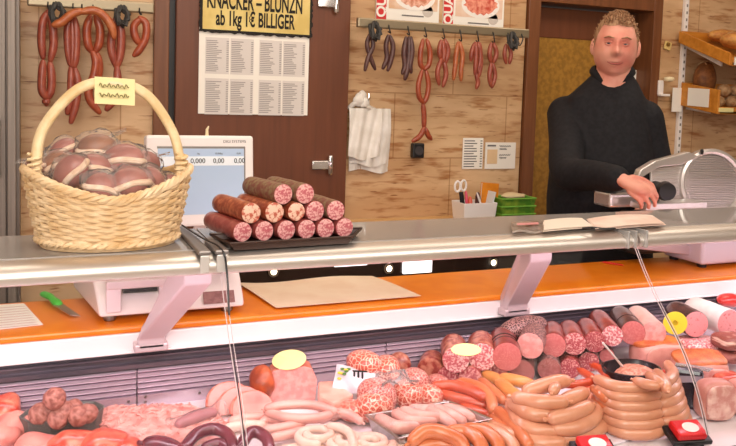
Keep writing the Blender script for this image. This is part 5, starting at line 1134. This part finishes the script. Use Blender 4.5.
# right end: hams and slabs
rh = mat('roast_rind', 'c8713e', .4, c2='b0552f', scale=40); 
def slab(px, py, z, size, lab, m, face=None, rz=0, tilt=0, rind=None, name='ham_slab'):
    q = at(px, py, z=z); t = thing(name, lab, 'ham', q-V(0, 0, size[2]/2)); M = Matrix.Translation(q) @ Matrix.Rotation(rz, 4, 'Z') @ Matrix.Rotation(tilt, 4, 'X')
    a, b, c = [s/2 for s in size]
    MB().ball((0, 0, 0), (a, b, c), 28, 16, M=M, jit=.05, js=18, p=.55).build('meat_body', m, t)
    if face: MB().ball((0, 0, 0), (a*.9, .006, c*.88), 28, 12, M=M @ Matrix.Translation((0, -b*.97, 0)), p=.6, jit=.04).build('cut_face', face, t)
    if rind: MB().ball((0, 0, 0), (a*1.01, b*.9, c*.3), 24, 10, M=M @ Matrix.Translation((0, .01, c*.78)), p=.6, jit=.08, js=30).build('rind', rind, t)
hcut = mat('boiled_ham_cut', 'd79a8c', .35, c2='c47f76', scale=22, lo=.35, hi=.7)
hcut2 = mat('veined_ham_cut', 'c98880', .35, c2='e6bfb4', scale=45, lo=.4, hi=.65)
slab(657, 353, .80, (.15, .10, .075), 'big pink ham with browned rind behind the black bowl', hcut, hcut, -.15, 0, rh)
slab(699, 346, .80, (.14, .10, .05), 'flat pink ham with marbled top below the specked sausage', mrb3, None, -.1)
slab(731, 341, .835, (.10, .09, .042), 'dark smoked bacon slab with pale fat at the right edge', mat('smoked_bacon', '8a4a40', .4, c2='e6c2b0', scale=12, st=(1, 1, 6), lo=.5, hi=.6), None, -.1)
slab(733, 355, .79, (.10, .08, .035), 'second dark bacon slab lying under the upper one', mat('darker_bacon', '7a3f38', .4, c2='b5726a', scale=14, st=(1, 1, 5)), None, .05)
slab(699, 369, .80, (.15, .09, .07), 'cut pink ham with orange rim, left of the dark bacon slabs', hcut, lyo2, -.25, .3, rh)
slab(680, 376, .785, (.10, .08, .04), 'orange-rimmed ham edge between wieners and black package', hr, None, .3)
slab(728, 380, .79, (.08, .06, .04), 'orange cured ham piece behind the big cut ham face', hr, None, 0)
slab(714, 399, .798, (.092, .06, .098), 'boiled ham with big veined cut face, standing in front', hcut, hcut2, -.2)
slab(742, 396, .795, (.07, .06, .085), 'pale boiled ham cut off by the right edge of the view', hcut, mat('pale_ham_cut', 'dba99c', .35, c2='e9c4ba', scale=30), -.1)
q = at(688, 387, z=.81)
t = thing('black_package', 'black printed ham package between the wiener tiers and the veined ham', 'package', q-V(0, 0, .05))
MK = Matrix.Translation(q) @ Matrix.Rotation(-.75, 4, 'Z')
MB().box((-.042, -.012, -.055), (.035, .02, .048), MK).build('package_body', mat('black_film', '231d2c', .25, coat=.4), t, smooth=False, bevel=.01)
MB().prism([MK @ V(-.025, -.0125, .012), MK @ V(.03, -.0125, .022), MK @ V(.03, -.0125, .036), MK @ V(-.025, -.0125, .03)], MK.to_3x3() @ V(0, -.001, 0)).build('silver_mark', mat('silver_print', 'b8b0c4', .3, .5), t, smooth=False)
MB().prism([MK @ V(-.035, .0, .046), MK @ V(.045, .0, .046), MK @ V(.06, .04, .043), MK @ V(-.03, .035, .046)], (0, 0, .002)).build('film_flap', clear('flap_film', 'f0eef6', 1.3, .1, add=.08, bump=.4, milk=.2), t, smooth=False)
c = at(690, 428, z=D0)
# white plates under the right-hand heaps
for quad, lab in ((((596, 452), (668, 428), (640, 400), (580, 414)), 'white display plate beneath the stacked wiener tiers'), (((668, 427), (748, 405), (742, 384), (676, 402)), 'white display plate beneath the veined boiled ham')):
    P = [at(*q, z=D0+.001) for q in quad]; c = sum(P, V(0, 0, 0))/4
    tag(MB().prism(P, (0, 0, .006)).build('display_plate', mat('porcelain', 'ece0ea', .2), org=c, smooth=False, bevel=.002), lab, 'plate')
# let everything that dips into the deck rest on it
for o in [q for q in col.objects if q.parent is None and q.get('category') and q.type in ('MESH', 'EMPTY') and 1.2 < q.location.y < 1.9 and .6 < q.location.z < 1.0 and q.name != 'display_counter']:
    fam = [o]+list(o.children)+[g for c in o.children for g in c.children]
    zs = [(wloc(m_)+v.co).z for m_ in fam if m_.type == 'MESH' for v in m_.data.vertices]
    if zs and min(zs) < DZ+.001: o.location.z += DZ+.001-min(zs)
# ================================================================= LIGHT
def area(name, loc, rot, sx, sy, w, c):
    l = bpy.data.lights.new(name, 'AREA'); l.shape = 'RECTANGLE'; l.size = sx; l.size_y = sy; l.energy = w; l.color = c
    o = bpy.data.objects.new(name, l); col.objects.link(o); o.location = loc; o.rotation_euler = rot; return o
area('shop_lamps', (.9, -.3, 2.6), (math.radians(32), 0, 0), 3.2, 1.2, 66, (1, .92, .83))
area('aisle_lamps', (1.4, 2.3, 2.69), (math.radians(12), 0, 0), 3.6, .5, 20, (1, .86, .7))
area('flash_bounce', (-.5, -.5, 1.9), (math.radians(80), 0, math.radians(-20)), 1.0, .8, 24, (1, .94, .88))
area('case_tube', (1.1, 1.585, 1.145), (math.radians(14), 0, 0), 4.2, .05, 11, (1, .77, .87))
w_ = bpy.data.worlds.new('shop_air'); sc.world = w_; w_.use_nodes = True
w_.node_tree.nodes['Background'].inputs[0].default_value = (1, .9, .8, 1); w_.node_tree.nodes['Background'].inputs[1].default_value = .15
sc.view_settings.view_transform = 'Standard'; sc.view_settings.look = 'None'; sc.view_settings.gamma = 1; sc.view_settings.exposure = 0
sc.cycles.transparent_max_bounces = 24; sc.cycles.max_bounces = 8
bpy.context.view_layer.update()
